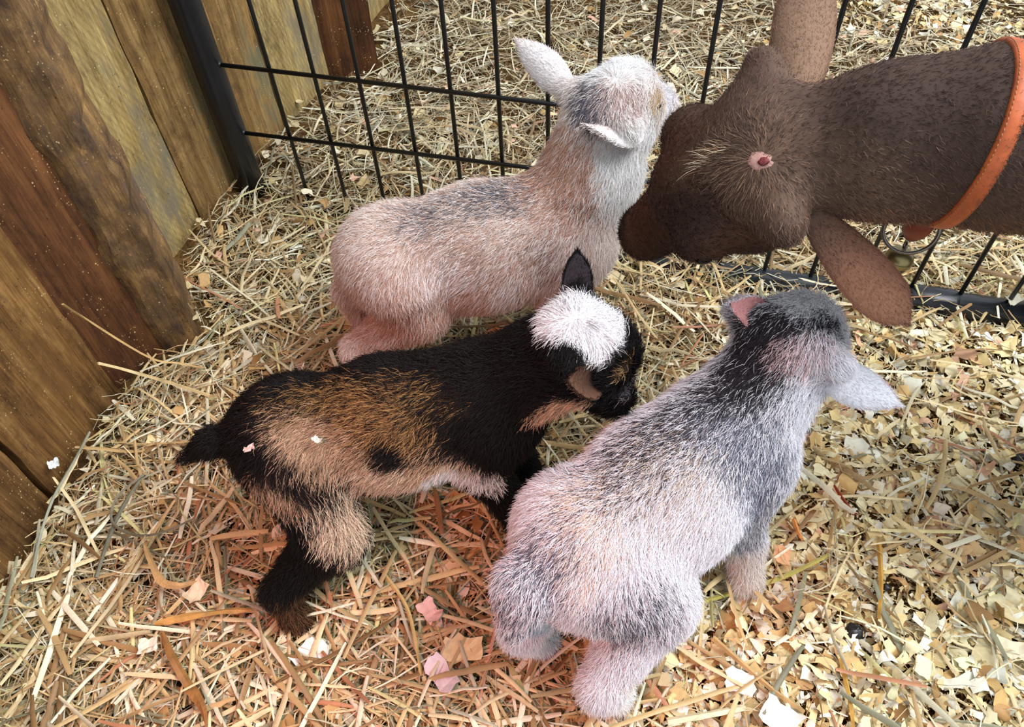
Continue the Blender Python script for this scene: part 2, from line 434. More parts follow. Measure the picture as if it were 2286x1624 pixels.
def skin_mesh(prims, h):
    lo = np.min([bounds(p)[0] for p in prims], 0) - 4 * h; hi = np.max([bounds(p)[1] for p in prims], 0) + 4 * h
    n = np.ceil((hi - lo) / h).astype(int) + 1
    D = np.full(n, 0.08, np.float32)
    for p in prims:
        b0, b1 = bounds(p); mrg = p['k'] + 0.03
        i0 = np.maximum(((b0 - mrg - lo) / h).astype(int), 0); i1 = np.minimum(((b1 + mrg - lo) / h).astype(int) + 2, n)
        ax = [lo[k] + h * np.arange(i0[k], i1[k]) for k in range(3)]
        G = np.stack(np.meshgrid(*ax, indexing='ij'), -1)
        d = dist(p, G); sl = tuple(slice(i0[k], i1[k]) for k in range(3)); o = D[sl]; k = p['k']
        hh = np.clip(0.5 + 0.5 * (o - d) / k, 0, 1)
        D[sl] = o * (1 - hh) + d * hh - k * hh * (1 - hh)
    # surface nets
    S = D < 0
    c = [S[x:n[0] - 1 + x, y:n[1] - 1 + y, z:n[2] - 1 + z] for x in (0, 1) for y in (0, 1) for z in (0, 1)]
    cnt = sum(x.astype(np.int8) for x in c); act = (cnt > 0) & (cnt < 8)
    cid = np.full(act.shape, -1, np.int64); ij = np.argwhere(act); cid[act] = np.arange(len(ij))
    acc = np.zeros((len(ij), 3)); num = np.zeros(len(ij))
    corners = [(x, y, z) for x in (0, 1) for y in (0, 1) for z in (0, 1)]
    for a in range(8):
        for b in range(a + 1, 8):
            ca, cb = np.array(corners[a]), np.array(corners[b])
            if np.abs(ca - cb).sum() != 1: continue
            da = D[tuple((ij + ca).T)]; db = D[tuple((ij + cb).T)]
            x = (da < 0) != (db < 0); t = np.where(x, da / np.where(x, da - db, 1), 0)
            acc += np.where(x[:, None], ca + (cb - ca) * t[:, None], 0); num += x
    V = lo + h * (ij + acc / num[:, None])
    faces = []
    for ax in range(3):
        u, v = (ax + 1) % 3, (ax + 2) % 3
        s0 = [slice(None)] * 3; s1 = [slice(None)] * 3; s0[ax] = slice(0, -1); s1[ax] = slice(1, None)
        ed = S[tuple(s0)] != S[tuple(s1)]; e = np.argwhere(ed)
        e = e[(e[:, u] > 0) & (e[:, v] > 0) & (e[:, u] < n[u] - 1) & (e[:, v] < n[v] - 1)]
        eu = np.zeros(3, int); eu[u] = 1; ev = np.zeros(3, int); ev[v] = 1
        q = np.stack([cid[tuple((e - eu - ev).T)], cid[tuple((e - ev).T)], cid[tuple(e.T)], cid[tuple((e - eu).T)]], 1)
        flip = ~S[tuple(e.T)]
        q[flip] = q[flip][:, ::-1]; faces.append(q)
    return V, np.concatenate(faces)

def normals(V, F):
    fn = np.cross(V[F[:, 2]] - V[F[:, 0]], V[F[:, 3 if F.shape[1] == 4 else 2]] - V[F[:, 1]])
    vn = np.zeros_like(V)
    for k in range(F.shape[1]): np.add.at(vn, F[:, k], fn)
    return unit(vn)

def flow_at(prims, P):
    w = 0; out = 0
    for p in prims:
        x = np.exp(-np.maximum(dist(p, P), -0.02) / 0.012); out = out + x[:, None] * p['flow']; w = w + x
    return unit(out / w[:, None])

class Coat:
    """coat colours as soft blobs in space; each hair picks one colour at random by the blobs' weights"""
    def __init__(s, base, vary=0.12): s.base = lin(*base); s.p = []; s.vary = vary
    def add(s, c, r, rgb, amount=1.0, soft=0.35, wob=0.25, freq=28):
        s.p.append((np.asarray(c, float), np.broadcast_to(np.asarray(r, float), 3), lin(*rgb), amount, soft, wob, freq)); return s
    def seg(s, a, b, r, rgb, amount=1.0, soft=0.35, wob=0.25, n=6, freq=28):
        for t in np.linspace(0, 1, n): s.add(np.asarray(a) * (1 - t) + np.asarray(b) * t, r, rgb, 1 - (1 - amount) ** 0.6 if amount < 1 else 1.0, soft, wob, freq)
        return s
    def weights(s, P):
        for i, (c, r, col, am, soft, wob, fr) in enumerate(s.p):
            d = np.linalg.norm((P - c) / r, axis=1) + wob * fbm(P, fr, 40 + i % 7)
            yield col, am * np.clip((1 + soft - d) / (2 * soft), 0, 1)
    def mean(s, P):
        C = np.tile(s.base, (len(P), 1))
        for col, w in s.weights(P): C = C * (1 - w[:, None]) + col * w[:, None]
        return C
    def pick(s, P, rng):
        C = np.tile(s.base, (len(P), 1))
        for col, w in s.weights(P): C = np.where((rng.random(len(P)) < w)[:, None], col, C)
        return np.clip(C * (1 + s.vary * rng.normal(size=(len(P), 1))), 0.004, 0.95)

def hair_object(name, pts, col, radius, parent, mat):
    n, k, _ = pts.shape
    hc = bpy.data.hair_curves.new(name)
    hc.add_curves([k] * n)
    hc.attributes['position'].data.foreach_set('vector', pts.astype(np.float32).ravel())
    ra = hc.attributes.get('radius') or hc.attributes.new('radius', 'FLOAT', 'POINT')
    taper = np.linspace(1, 0.18, k)[None] * np.broadcast_to(radius, (n,))[:, None]
    ra.data.foreach_set('value', taper.astype(np.float32).ravel())
    ca = hc.attributes.new('col', 'FLOAT_COLOR', 'CURVE')
    c4 = np.ones((n, 4), np.float32); c4[:, :3] = col; ca.data.foreach_set('color', c4.ravel())
    hc.materials.append(mat)
    o = bpy.data.objects.new(name, hc)
    return link(o, parent)

def sample(V, F, n, rng, keep=None):
    T = np.concatenate([F[:, [0, 1, 2]], F[:, [0, 2, 3]]]) if F.shape[1] == 4 else F
    ar = np.linalg.norm(np.cross(V[T[:, 1]] - V[T[:, 0]], V[T[:, 2]] - V[T[:, 0]]), axis=1)
    if keep is not None: ar = ar * keep(V[T].mean(1))
    t = rng.choice(len(T), n, p=ar / ar.sum()); u, v = rng.random(n), rng.random(n); s = u + v > 1; u[s], v[s] = 1 - u[s], 1 - v[s]
    w = np.stack([1 - u - v, u, v], 1)
    return T[t], w

def fur(name, V, F, prims, n, coat, length, parent, lift=0.55, radius=0.00030, rng=None, keep=None, flow=None, droop=0.25, jitter=0.28, swirl=0.35, whorls=()):
    rng = rng or np.random.default_rng(3)
    VN = normals(V, F)
    T, w = sample(V, F, n, rng, keep)
    P = (V[T] * w[:, :, None]).sum(1); Nn = unit((VN[T] * w[:, :, None]).sum(1))
    fl = flow_at(prims, P) if flow is None else np.broadcast_to(unit(flow), P.shape)
    sw = np.stack([fbm(P, 45, 70), fbm(P, 45, 71), fbm(P, 45, 72)], 1) * swirl
    for wc, wr in whorls:
        dv = P - np.asarray(wc); dl = np.linalg.norm(dv, axis=1, keepdims=True); k = np.clip(1.5 - dl / wr, 0, 1); fl = fl * (1 - k) + unit(dv) * k
    fl = fl + sw; fl = fl - Nn * (fl * Nn).sum(1, keepdims=True); fl = unit(fl)
    L = (length(P) if callable(length) else np.full(n, length)) * rng.uniform(0.65, 1.2, n)
    jt = rng.normal(size=(n, 3)) * jitter
    d0 = unit(Nn * lift + fl * (1 - lift) + jt * 0.6)
    d1 = unit(Nn * lift * 0.55 + fl + jt + A(0, 0, -droop))
    d2 = unit(Nn * lift * 0.3 + fl * 1.1 + jt * 1.3 + A(0, 0, -droop * 1.6))
    p0 = P - Nn * 0.0012; s = (L / 3)[:, None]
    pts = np.stack([p0, p0 + d0 * s, p0 + (d0 + d1) * s, p0 + (d0 + d1 + d2) * s], 1)
    col = coat.pick(P, rng)
    o = hair_object(name, pts, col, radius * rng.uniform(0.8, 1.3, n), parent, M['hair'])
    o['kind'] = 'stuff'
    return o

def ear_mesh(base, tip, open_dir, width, cup=0.6, thick=0.0022, bend=0.0, nu=18, nv=11, base_w=0.45, blunt=2.1, knee=0.42):
    """leaf-shaped cupped ear: outer and inner skins, returned as verts, faces, inner-face mask"""
    base, tip = A(*base), A(*tip); ax = tip - base; L = np.linalg.norm(ax); ax = ax / L
    od = A(*open_dir); od = unit(od - ax * od.dot(ax)); side = np.cross(ax, od)
    V = []
    for layer in (0, 1):
        for i in range(nu):
            u = i / (nu - 1)
            w = width * ((base_w + (1 - base_w) * math.sin(min(u / knee, 1) * math.pi / 2)) * (1 - max(0, (u - knee) / (1 - knee)) ** blunt) + 0.02)
            cu = cup * (1.5 - 0.9 * u)
            for j in range(nv):
                v = -1 + 2 * j / (nv - 1); th = v * cu
                x = math.sin(th) / max(math.sin(cu), 0.2) if cu > 0.05 else v
                dep = (1 - math.cos(th)) / max(math.sin(cu), 0.2)
                p = base + ax * (u * L) + side * (w * x) + od * (w * dep) + od * (bend * L * u * u)
                nr = unit(od * math.cos(th) - side * math.sin(th))
                tk = thick * (1 - 0.7 * abs(v) ** 3) * (1 - 0.5 * u)
                V.append(p + nr * (tk if layer else -tk))
    V = np.array(V); n0 = nu * nv; F, inner = [], []
    for i in range(nu - 1):
        for j in range(nv - 1):
            a = i * nv + j
            F.append((a, a + nv, a + nv + 1, a + 1)); inner.append(0)
            F.append((n0 + a, n0 + a + 1, n0 + a + nv + 1, n0 + a + nv)); inner.append(1)
    for i in range(nu - 1):
        for j in (0, nv - 1):
            a = i * nv + j; F.append((a, a + nv, n0 + a + nv, n0 + a) if j else (a + nv, a, n0 + a, n0 + a + nv)); inner.append(0)
    for j in range(nv - 1):
        for i in (0, nu - 1):
            a = i * nv + j; F.append((a, a + 1, n0 + a + 1, n0 + a) if i else (a + 1, a, n0 + a, n0 + a + 1)); inner.append(0)
    return V, np.array(F), np.array(inner, bool), ax

def make_ear(parent, coat, base, tip, open_dir, width, inner_rgb, n_hair, label=None, hair_len=0.006, cup=0.6, bend=0.0, seed=5, hollow_shade=0.35, hair_r=0.00030, blunt=2.1, knee=0.42):
    V, F, inner, ax = ear_mesh(base, tip, open_dir, width, cup=cup, bend=bend, blunt=blunt, knee=knee)
    n0 = len(V) // 2
    C = coat.mean(V); inn = lin(*inner_rgb)
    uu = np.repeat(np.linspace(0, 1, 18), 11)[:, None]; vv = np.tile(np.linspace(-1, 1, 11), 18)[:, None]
    C[n0:] = inn * (1 + 0.12 * fbm(V[n0:], 90, 3)[:, None]) * (1 - hollow_shade * np.exp(-(uu / (0.42 if hollow_shade < 0.9 else 0.66)) ** 2 - (vv / 0.75) ** 2))  # inner skin darker towards base and middle: shade of the ear hollow painted in
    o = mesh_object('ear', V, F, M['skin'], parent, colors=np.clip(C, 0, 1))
    if label: o['label'] = label
    out = F[~inner]
    fur('ear_hair', V, out, [], n_hair, coat, hair_len, o, lift=0.22, radius=hair_r, flow=ax, droop=0.0, rng=np.random.default_rng(seed), jitter=0.2, swirl=0.1)
    cin = Coat(inner_rgb, 0.2)
    fur('ear_hair', V, F[inner], [], n_hair // 4, cin, hair_len * 0.8, o, lift=0.3, radius=hair_r * 0.8, flow=ax, droop=0.0, rng=np.random.default_rng(seed + 1), keep=(lambda P: (((P - A(*base)) @ ax) > 0.5 * np.linalg.norm(A(*tip) - A(*base))) + 0.02) if hollow_shade > 0.5 else None, jitter=0.3, swirl=0.2)
    return o

def hoof(parent, p, fwd, s=1.0, mat=None):
    f = unit(A(fwd[0], fwd[1], 0)); l = A(-f[1], f[0], 0)
    for side in (-1, 1):
        c = A(*p) + l * side * 0.0062 * s
        prof = [(0.020, 0.0105, 0.0075), (0.011, 0.0125, 0.0082), (0.0, 0.0145, 0.0088)]   # height, half length, half width
        V, F = [], []; n = 10
        for hz, hl, hw in prof:
            for k in range(n):
                th = 2 * math.pi * k / n
                x = hl * math.cos(th) + (0.02 - hz) * 0.18
                V.append(c + f * x * s + l * hw * 0.68 * math.sin(th) * s + A(0, 0, hz * s - 0.006))
        for i in range(2):
            for k in range(n): F.append((i * n + k, (i + 1) * n + k, (i + 1) * n + (k + 1) % n, i * n + (k + 1) % n))
        F += [tuple(range(n)), tuple(2 * n + k for k in range(n))[::-1]]
        mesh_object('hoof', np.array(V), F, mat or M['hoof'], parent)

def head_frame(fwd, up):
    f = unit(fwd); u = unit(A(*up) - f * f.dot(A(*up))); return f, np.cross(u, f), u      # forward, left, up

def goat_prims(d):
    """d: hip, sho (centres), s (body scale), neck points, head centre/forward/up, feet, tail"""
    H, S, s = A(*d['hip']), A(*d['sho']), d.get('s', 1.0)
    f = unit(A(*(S - H)[:2], 0)); l = A(-f[1], f[0], 0); z = A(0, 0, 1); axis = unit(S - H)
    back = -axis * 1.0 + A(0, 0, -0.35)
    fat = d.get('fat', 1.0)
    Mid = (H + S) / 2 - z * 0.004 * s
    P = [cone(H, Mid, 0.050 * s * fat, 0.059 * s * fat, 0.02, back), cone(Mid, S, 0.059 * s * fat, 0.050 * s * fat, 0.03, back),
         cone(H + axis * 0.055 * s - z * 0.026 * s, S - axis * 0.05 * s - z * 0.03 * s, 0.044 * s * fat, 0.044 * s * fat, 0.03, back + A(0, 0, -0.3)),
         ell(H - axis * 0.02 * s, (0.046 * s, 0.048 * s, 0.048 * s), k=0.03, flow=back + A(0, 0, -0.5)),
         ell(S + axis * 0.016 * s - z * 0.026 * s, (0.042 * s, 0.042 * s, 0.044 * s), k=0.035, flow=A(0, 0, -1)),
         ell(S + z * 0.026 * s - axis * 0.02 * s, (0.034 * s, 0.03 * s, 0.03 * s), k=0.04, flow=back)]
    for i, sd in ((0, 1), (1, -1)):                                   # hind legs: left, right
        ft = A(*d['hind'][i]); hj = H + l * sd * 0.03 * s - z * 0.012 * s
        hock = ft + z * 0.082 * s - f * 0.024 * s
        stifle = H * 0.52 + hock * 0.48 + f * 0.042 * s + l * sd * 0.02 * s
        if 'stifle' in d and d['stifle'][i] is not None: stifle = A(*d['stifle'][i])
        if 'hock' in d and d['hock'][i] is not None: hock = A(*d['hock'][i])
        fet = ft + z * 0.022 * s - f * 0.004 * s
        P += [cone(hj, stifle, 0.043 * s, 0.030 * s, 0.02), cone(stifle, hock, 0.030 * s, 0.0155 * s, 0.016),
              cone(hock, fet, 0.0155 * s, 0.0125 * s, 0.01), cone(fet, ft + z * 0.006, 0.0135 * s, 0.0125 * s, 0.008)]
    for i, sd in ((0, 1), (1, -1)):                                   # front legs
        ft = A(*d['front'][i]); sj = S + l * sd * 0.028 * s - z * 0.012 * s
        el = S - f * 0.012 * s + l * sd * 0.034 * s - z * 0.058 * s
        kn = (el + ft) / 2 + f * 0.010 * s
        if 'knee' in d and d['knee'][i] is not None: kn = A(*d['knee'][i])
        fet = ft + z * 0.022 * s
        P += [cone(sj, el, 0.034 * s, 0.024 * s, 0.02), cone(el, kn, 0.023 * s, 0.0155 * s, 0.014),
              cone(kn, fet, 0.0152 * s, 0.0125 * s, 0.01), cone(fet, ft + z * 0.006, 0.0135 * s, 0.0125 * s, 0.008)]
    nk = [A(*p) for p in d['neck']]; nr = d['neck_r']
    for a, b, ra, rb in zip(nk[:-1], nk[1:], nr[:-1], nr[1:]):
        P.append(cone(a, b, ra, rb, 0.028, a - b))
    tl = [A(*p) for p in d['tail']]; tr = d['tail_r']
    for a, b, ra, rb in zip(tl[:-1], tl[1:], tr[:-1], tr[1:]): P.append(cone(a, b, ra, rb, 0.012))
    c = A(*d['head']); hf, hl, hu = head_frame(d['hf'], d['hu']); q = d.get('hs', 1.0)
    X = lambda a, b, e: c + hf * a * q + hl * b * q + hu * e * q
    ax3 = np.array([hf, hl, hu]); bk = -hf
    if not d.get('adult'):
        P += [ell(c, A(0.043, 0.036, 0.036) * q, ax3, 0.02, bk), ell(X(0.014, 0, 0.012), A(0.034, 0.029, 0.028) * q, ax3, 0.015, bk),
              cone(X(0.02, 0, -0.008), X(0.060, 0, -0.024), 0.027 * q, 0.0175 * q, 0.015, bk),
              ell(X(0.068, 0, -0.025), A(0.014, 0.015, 0.0135) * q, ax3, 0.01, bk),
              cone(X(0.0, 0, -0.026), X(0.056, 0, -0.036), 0.021 * q, 0.0115 * q, 0.012, bk)]
        for sd in (1, -1):
            P += [ell(X(0.024, sd * 0.026, 0.004), A(0.013, 0.0105, 0.012) * q, ax3, 0.008, bk), ell(X(0.008, sd * 0.017, -0.018), A(0.024, 0.02, 0.02) * q, ax3, 0.015, bk),
                  cone(X(-0.016, sd * 0.026, 0.008), X(-0.022, sd * 0.044, 0.012), 0.017 * q, 0.011 * q, 0.014, hl * sd)]
    else:
        P += [ell(c, A(0.062, 0.052, 0.05) * q, ax3, 0.03, bk), ell(X(0.035, 0, 0.012), A(0.05, 0.042, 0.036) * q, ax3, 0.025, bk),
              cone(X(0.05, 0, -0.006), X(0.142, 0, -0.024), 0.040 * q, 0.0255 * q, 0.02, bk),
              ell(X(0.155, 0, -0.029), A(0.022, 0.0255, 0.022) * q, ax3, 0.016, bk),
              cone(X(-0.01, 0, -0.045), X(0.135, 0, -0.046), 0.033 * q, 0.017 * q, 0.02, bk)]
        for sd in (1, -1):
            P += [ell(X(0.044, sd * 0.049, 0.012), A(0.028, 0.021, 0.023) * q, ax3, 0.016, bk), ell(X(0.02, sd * 0.03, -0.035), A(0.045, 0.03, 0.036) * q, ax3, 0.025, bk),
                  cone(X(-0.022, sd * 0.036, 0.008), X(-0.034, sd * 0.066, 0.010), 0.026 * q, 0.017 * q, 0.022, hl * sd)]
    return P, X, (f, l), (hf, hl, hu), q

def build_goat(name, label, d, coat, n_fur, fur_len, h=0.0045, lift=0.55, radius=0.00030, keep=None, seed=3, droop=0.25, swirl=0.35, jitter=0.28, whorls=()):
    P, X, (f, l), (hf, hl, hu), q = goat_prims(d)
    V, F = skin_mesh(P, h)
    root = mesh_object(name, V, F, M['skin'], colors=np.clip(coat.mean(V) * 0.8, 0, 1))
    base = (A(*d['hip']) + A(*d['sho'])) / 2; base[2] = 0
    shift_origin(root, base)
    tag(root, label, 'goat')
    bpy.context.view_layer.update()
    fur('fur', V, F, P, n_fur, coat, fur_len, root, lift=lift, radius=radius, rng=np.random.default_rng(seed), keep=keep, droop=droop, swirl=swirl, jitter=jitter, whorls=whorls)
    for p in list(d['hind']) + list(d['front']): hoof(root, p, f, d.get('s', 1.0))
    for sd in (1, -1):
        if not d.get('adult'): e, r = X(0.026, sd * 0.0335, 0.005), 0.0058 * q
        else: e, r = X(0.048, sd * 0.065, 0.010), 0.0095 * q
        Parts().ball(e, (r, r * 0.75, r), np.array([hf, hl, hu])).build('eye', M['eye'], root)
    for sd in (1, -1):
        if not d.get('adult'): e, r = X(0.079, sd * 0.0062, -0.022), (0.003, 0.0022, 0.0035)
        else: e, r = X(0.174, sd * 0.011, -0.026), (0.006, 0.0038, 0.007)
        Parts().ball(e, A(*r) * q, np.array([hf, hl, hu]), n=8, m=6).build('nostril', M['eye'], root)
    return root, X, (hf, hl, hu), q, P, V, F

# ---- pale fawn kid facing right, in front of the gate
fawn = dict(hip=(-0.124, 0.672, 0.202), sho=(0.068, 0.702, 0.202), s=1.10, fat=1.03,
            hind=((-0.175, 0.715, 0.004), (-0.165, 0.628, 0.004)), front=((0.105, 0.745, 0.004), (0.062, 0.680, 0.004)),
            neck=((0.070, 0.703, 0.215), (0.104, 0.722, 0.268), (0.114, 0.730, 0.310)), neck_r=(0.050, 0.049, 0.046),
            tail=((-0.168, 0.664, 0.20), (-0.189, 0.655, 0.165), (-0.188, 0.648, 0.130)), tail_r=(0.018, 0.016, 0.008),
            head=(0.127, 0.740, 0.337), hf=(0.80, 0.58, 0.06), hu=(0.05, 0.05, 1.0), hs=1.10)
c_fawn = Coat((238, 226, 220), 0.10)
FA, GR = (206, 172, 152), (112, 108, 116)
c_fawn.seg((-0.15, 0.65, 0.19), (0.03, 0.69, 0.20), 0.085, FA, 0.40, 0.5)
c_fawn.add((-0.13, 0.62, 0.13), (0.06, 0.06, 0.08), FA, 0.35).add((-0.17, 0.66, 0.17), 0.05, FA, 0.35).add((-0.07, 0.622, 0.215), (0.045, 0.03, 0.022), (240, 230, 228), 0.6)
c_fawn.add((0.0, 0.62, 0.15), (0.018, 0.05, 0.055), (244, 238, 236), 0.7).add((0.05, 0.65, 0.20), (0.03, 0.03, 0.05), (240, 228, 224), 0.5)
c_fawn.seg((-0.10, 0.668, 0.262), (0.05, 0.705, 0.275), (0.026, 0.030, 0.03), GR, 0.45, 0.5).add((0.0, 0.688, 0.258), (0.035, 0.022, 0.03), (84, 82, 92), 0.35, 0.6)
c_fawn.add((-0.03, 0.64, 0.225), (0.055, 0.03, 0.03), (150, 132, 124), 0.3, 0.6).add((0.045, 0.64, 0.215), (0.02, 0.02, 0.025), (160, 130, 118), 0.35, 0.6)
c_fawn.seg((0.065, 0.70, 0.245), (0.09, 0.715, 0.315), (0.05, 0.05, 0.03), (200, 154, 132), 0.55, 0.4).add((0.085, 0.69, 0.265), (0.03, 0.03, 0.012), (120, 84, 72), 0.45, 0.5)
c_fawn.seg((0.14, 0.685, 0.27), (0.145, 0.69, 0.33), (0.038, 0.04, 0.035), (246, 242, 240), 0.9, 0.3)
c_fawn.add((0.099, 0.722, 0.355), (0.020, 0.030, 0.022), (98, 92, 102), 0.8, 0.4).add((0.132, 0.715, 0.358), (0.024, 0.026, 0.022), (178, 146, 140), 0.6, 0.5)
c_fawn.add((0.166, 0.732, 0.352), (0.012, 0.014, 0.012), (206, 176, 136), 0.7).add((0.135, 0.758, 0.372), (0.034, 0.032, 0.026), (248, 246, 246), 0.95, 0.3)
c_fawn.add((0.19, 0.77, 0.34), (0.03, 0.03, 0.03), (240, 236, 240), 0.9).add((0.06, 0.79, 0.355), (0.05, 0.04, 0.04), (236, 230, 230), 0.85)
kidA, *_ = build_goat('goat_kid', 'cream and fawn goat kid standing at the wire gate, head raised', fawn, c_fawn, 160000, 0.0125, radius=0.00024, seed=11, whorls=(((0.125, 0.735, 0.366), 0.03),))
make_ear(kidA, c_fawn, (0.080, 0.766, 0.345), (0.025, 0.8235, 0.378), (0.35, 0.70, -0.45), 0.0190, (224, 180, 172), 5000, seed=21)
make_ear(kidA, c_fawn, (0.150, 0.700, 0.337), (0.0894, 0.6905, 0.353), (0.1, -0.38, -0.92), 0.0240, (84, 58, 52), 4200, hollow_shade=0.8, cup=1.0, seed=23)

# ---- black and brown kid
black = dict(hip=(-0.212, 0.425, 0.205), sho=(-0.030, 0.445, 0.213), s=0.98, fat=0.98,
             hind=((-0.243, 0.352, 0.004), (-0.240, 0.312, 0.004)), front=((0.035, 0.43, 0.004), (0.005, 0.385, 0.004)), hock=((-0.222, 0.372, 0.085), (-0.247, 0.320, 0.083)), stifle=(None, (-0.185, 0.352, 0.135)),
             neck=((-0.018, 0.447, 0.23), (0.030, 0.445, 0.266), (0.055, 0.440, 0.286)), neck_r=(0.044, 0.037, 0.033),
             tail=((-0.252, 0.42, 0.222), (-0.288, 0.412, 0.218), (-0.318, 0.405, 0.205)), tail_r=(0.013, 0.011, 0.004),
             head=(0.062, 0.437, 0.300), hf=(0.72, -0.22, -0.62), hu=(0.6, 0.0, 0.8), hs=1.0)
c_black = Coat((17, 13, 13), 0.3)
TAN, CRM, BLK = (176, 148, 120), (204, 182, 156), (14, 11, 11)
c_black.seg((-0.206, 0.395, 0.249), (-0.160, 0.385, 0.238), (0.024, 0.024, 0.016), TAN, 0.72, 0.45, 0.55, freq=50).seg((-0.185, 0.374, 0.226), (-0.12, 0.372, 0.205), (0.030, 0.03, 0.020), TAN, 0.66, 0.5, 0.5, freq=50)
c_black.seg((-0.20, 0.425, 0.262), (-0.085, 0.412, 0.264), (0.030, 0.022, 0.014), (140, 108, 66), 0.40, 0.6, 0.7, freq=55)
c_black.seg((-0.145, 0.40, 0.255), (-0.088, 0.39, 0.235), (0.024, 0.02, 0.016), (150, 114, 72), 0.40, 0.6, 0.7, freq=55)
c_black.seg((-0.14, 0.372, 0.195), (-0.07, 0.388, 0.182), (0.036, 0.04, 0.022), CRM, 0.92, 0.4, 0.4).add((-0.085, 0.385, 0.205), (0.018, 0.03, 0.022), (176, 142, 110), 0.6, 0.5, 0.5)
c_black.add((-0.114, 0.375, 0.230), (0.018, 0.03, 0.016), BLK, 0.95, 0.3, 0.35)
c_black.seg((-0.236, 0.360, 0.207), (-0.205, 0.355, 0.195), (0.020, 0.024, 0.014), TAN, 0.7, 0.45, 0.5, n=4)
c_black.seg((-0.222, 0.385, 0.235), (-0.185, 0.355, 0.200), (0.014, 0.018, 0.011), (24, 17, 17), 0.75, 0.5, 0.5, n=5)
c_black.add((-0.165, 0.36, 0.197), (0.020, 0.02, 0.009), (30, 22, 20), 0.7, 0.5, 0.5)
c_black.seg((-0.175, 0.345, 0.17), (-0.155, 0.345, 0.15), (0.028, 0.03, 0.022), CRM, 0.85, 0.4, 0.4, n=3).add((-0.222, 0.338, 0.145), (0.028, 0.03, 0.030), BLK, 0.9, 0.35, 0.35)
c_black.add((-0.072, 0.386, 0.168), (0.021, 0.035, 0.026), (246, 242, 240), 1.0, 0.3, 0.3).add((-0.042, 0.384, 0.168), (0.012, 0.03, 0.018), (240, 232, 228), 0.85, 0.4, 0.5)
c_black.add((-0.026, 0.386, 0.155), (0.008, 0.02, 0.018), (232, 216, 208), 0.75, 0.4, 0.6)
c_black.seg((-0.242, 0.312, 0.075), (-0.238, 0.308, 0.01), (0.03, 0.05, 0.02), (104, 74, 48), 0.55, 0.4).add((-0.245, 0.325, 0.11), (0.035, 0.04, 0.028), BLK, 0.9, 0.3)
c_black.seg((0.03, 0.39, 0.24), (0.055, 0.40, 0.262), (0.02, 0.028, 0.014), (206, 170, 138), 0.9, 0.35)
c_black.seg((0.045, 0.447, 0.335), (0.082, 0.425, 0.335), (0.026, 0.030, 0.018), (238, 236, 239), 1.0, 0.2, 0.22, n=5).add((0.075, 0.405, 0.325), (0.013, 0.016, 0.012), (238, 236, 239), 0.95, 0.25, 0.3)
c_black.add((0.095, 0.398, 0.300), (0.009, 0.012, 0.007), (168, 136, 98), 0.7, 0.4).add((0.105, 0.402, 0.312), (0.008, 0.012, 0.012), (150, 116, 76), 0.6, 0.4)
c_black.add((0.112, 0.41, 0.262), (0.02, 0.02, 0.012), (120, 112, 116), 0.6, 0.4)
kidB, *_ = build_goat('goat_kid', 'black and tan goat kid with a white crown, walking right', black, c_black, 120000, 0.0125, radius=0.00026, seed=12, swirl=0.6, whorls=(((0.056, 0.436, 0.336), 0.035),))
make_ear(kidB, c_black, (0.058, 0.474, 0.305), (0.0640, 0.508, 0.346), (0.35, -0.65, 0.5), 0.0150, (44, 36, 40), 3200, blunt=2.7, seed=25)
make_ear(kidB, c_black, (0.073, 0.405, 0.290), (0.0425, 0.374, 0.333), (0.25, -0.65, 0.75), 0.0160, (104, 74, 58), 2600, hollow_shade=0.95, cup=0.9, seed=27)

# ---- grey kid seen from behind
grey = dict(hip=(0.064, 0.300, 0.192), sho=(0.200, 0.398, 0.198), s=1.12, fat=0.98,
            hind=((0.016, 0.278, 0.004), (0.085, 0.222, 0.004)), front=((0.195, 0.375, 0.004), (0.236, 0.328, 0.004)),
            neck=((0.204, 0.402, 0.215), (0.236, 0.426, 0.246), (0.250, 0.440, 0.264)), neck_r=(0.043, 0.038, 0.036),
            tail=((0.030, 0.282, 0.214), (0.000, 0.258, 0.205), (-0.010, 0.238, 0.178)), tail_r=(0.019, 0.022, 0.012),
            head=(0.258, 0.450, 0.270), hf=(0.64, 0.62, -0.45), hu=(0.3, 0.3, 0.9), hs=1.08)
c_grey = Coat((226, 225, 230), 0.12)
DK = (58, 54, 62)
c_grey.seg((0.20, 0.41, 0.27), (0.065, 0.325, 0.262), (0.045, 0.035, 0.03), DK, 0.42, 0.6, 0.4)
c_grey.seg((0.13, 0.38, 0.265), (0.09, 0.35, 0.26), (0.026, 0.022, 0.02), (44, 42, 50), 0.35, 0.6, 0.4, n=3)
c_grey.add((0.125, 0.325, 0.25), (0.045, 0.04, 0.03), (206, 190, 172), 0.3, 0.6).add((0.05, 0.29, 0.25), (0.03, 0.05, 0.03), (230, 204, 184), 0.4, 0.6)
c_grey.seg((0.19, 0.36, 0.25), (0.215, 0.345, 0.18), (0.035, 0.035, 0.03), (104, 108, 124), 0.5, 0.5).seg((0.215, 0.34, 0.15), (0.22, 0.338, 0.10), 0.03, (110, 112, 126), 0.45, 0.5, n=3)
c_grey.seg((0.185, 0.405, 0.28), (0.245, 0.445, 0.312), (0.036, 0.030, 0.024), (40, 34, 38), 0.72, 0.5, 0.35).add((0.21, 0.432, 0.30), (0.034, 0.028, 0.026), (48, 40, 44), 0.5, 0.5)
c_grey.add((0.245, 0.412, 0.30), (0.022, 0.018, 0.016), (220, 184, 184), 0.6, 0.5).add((0.268, 0.418, 0.29), (0.022, 0.02, 0.02), (230, 214, 218), 0.7, 0.5)
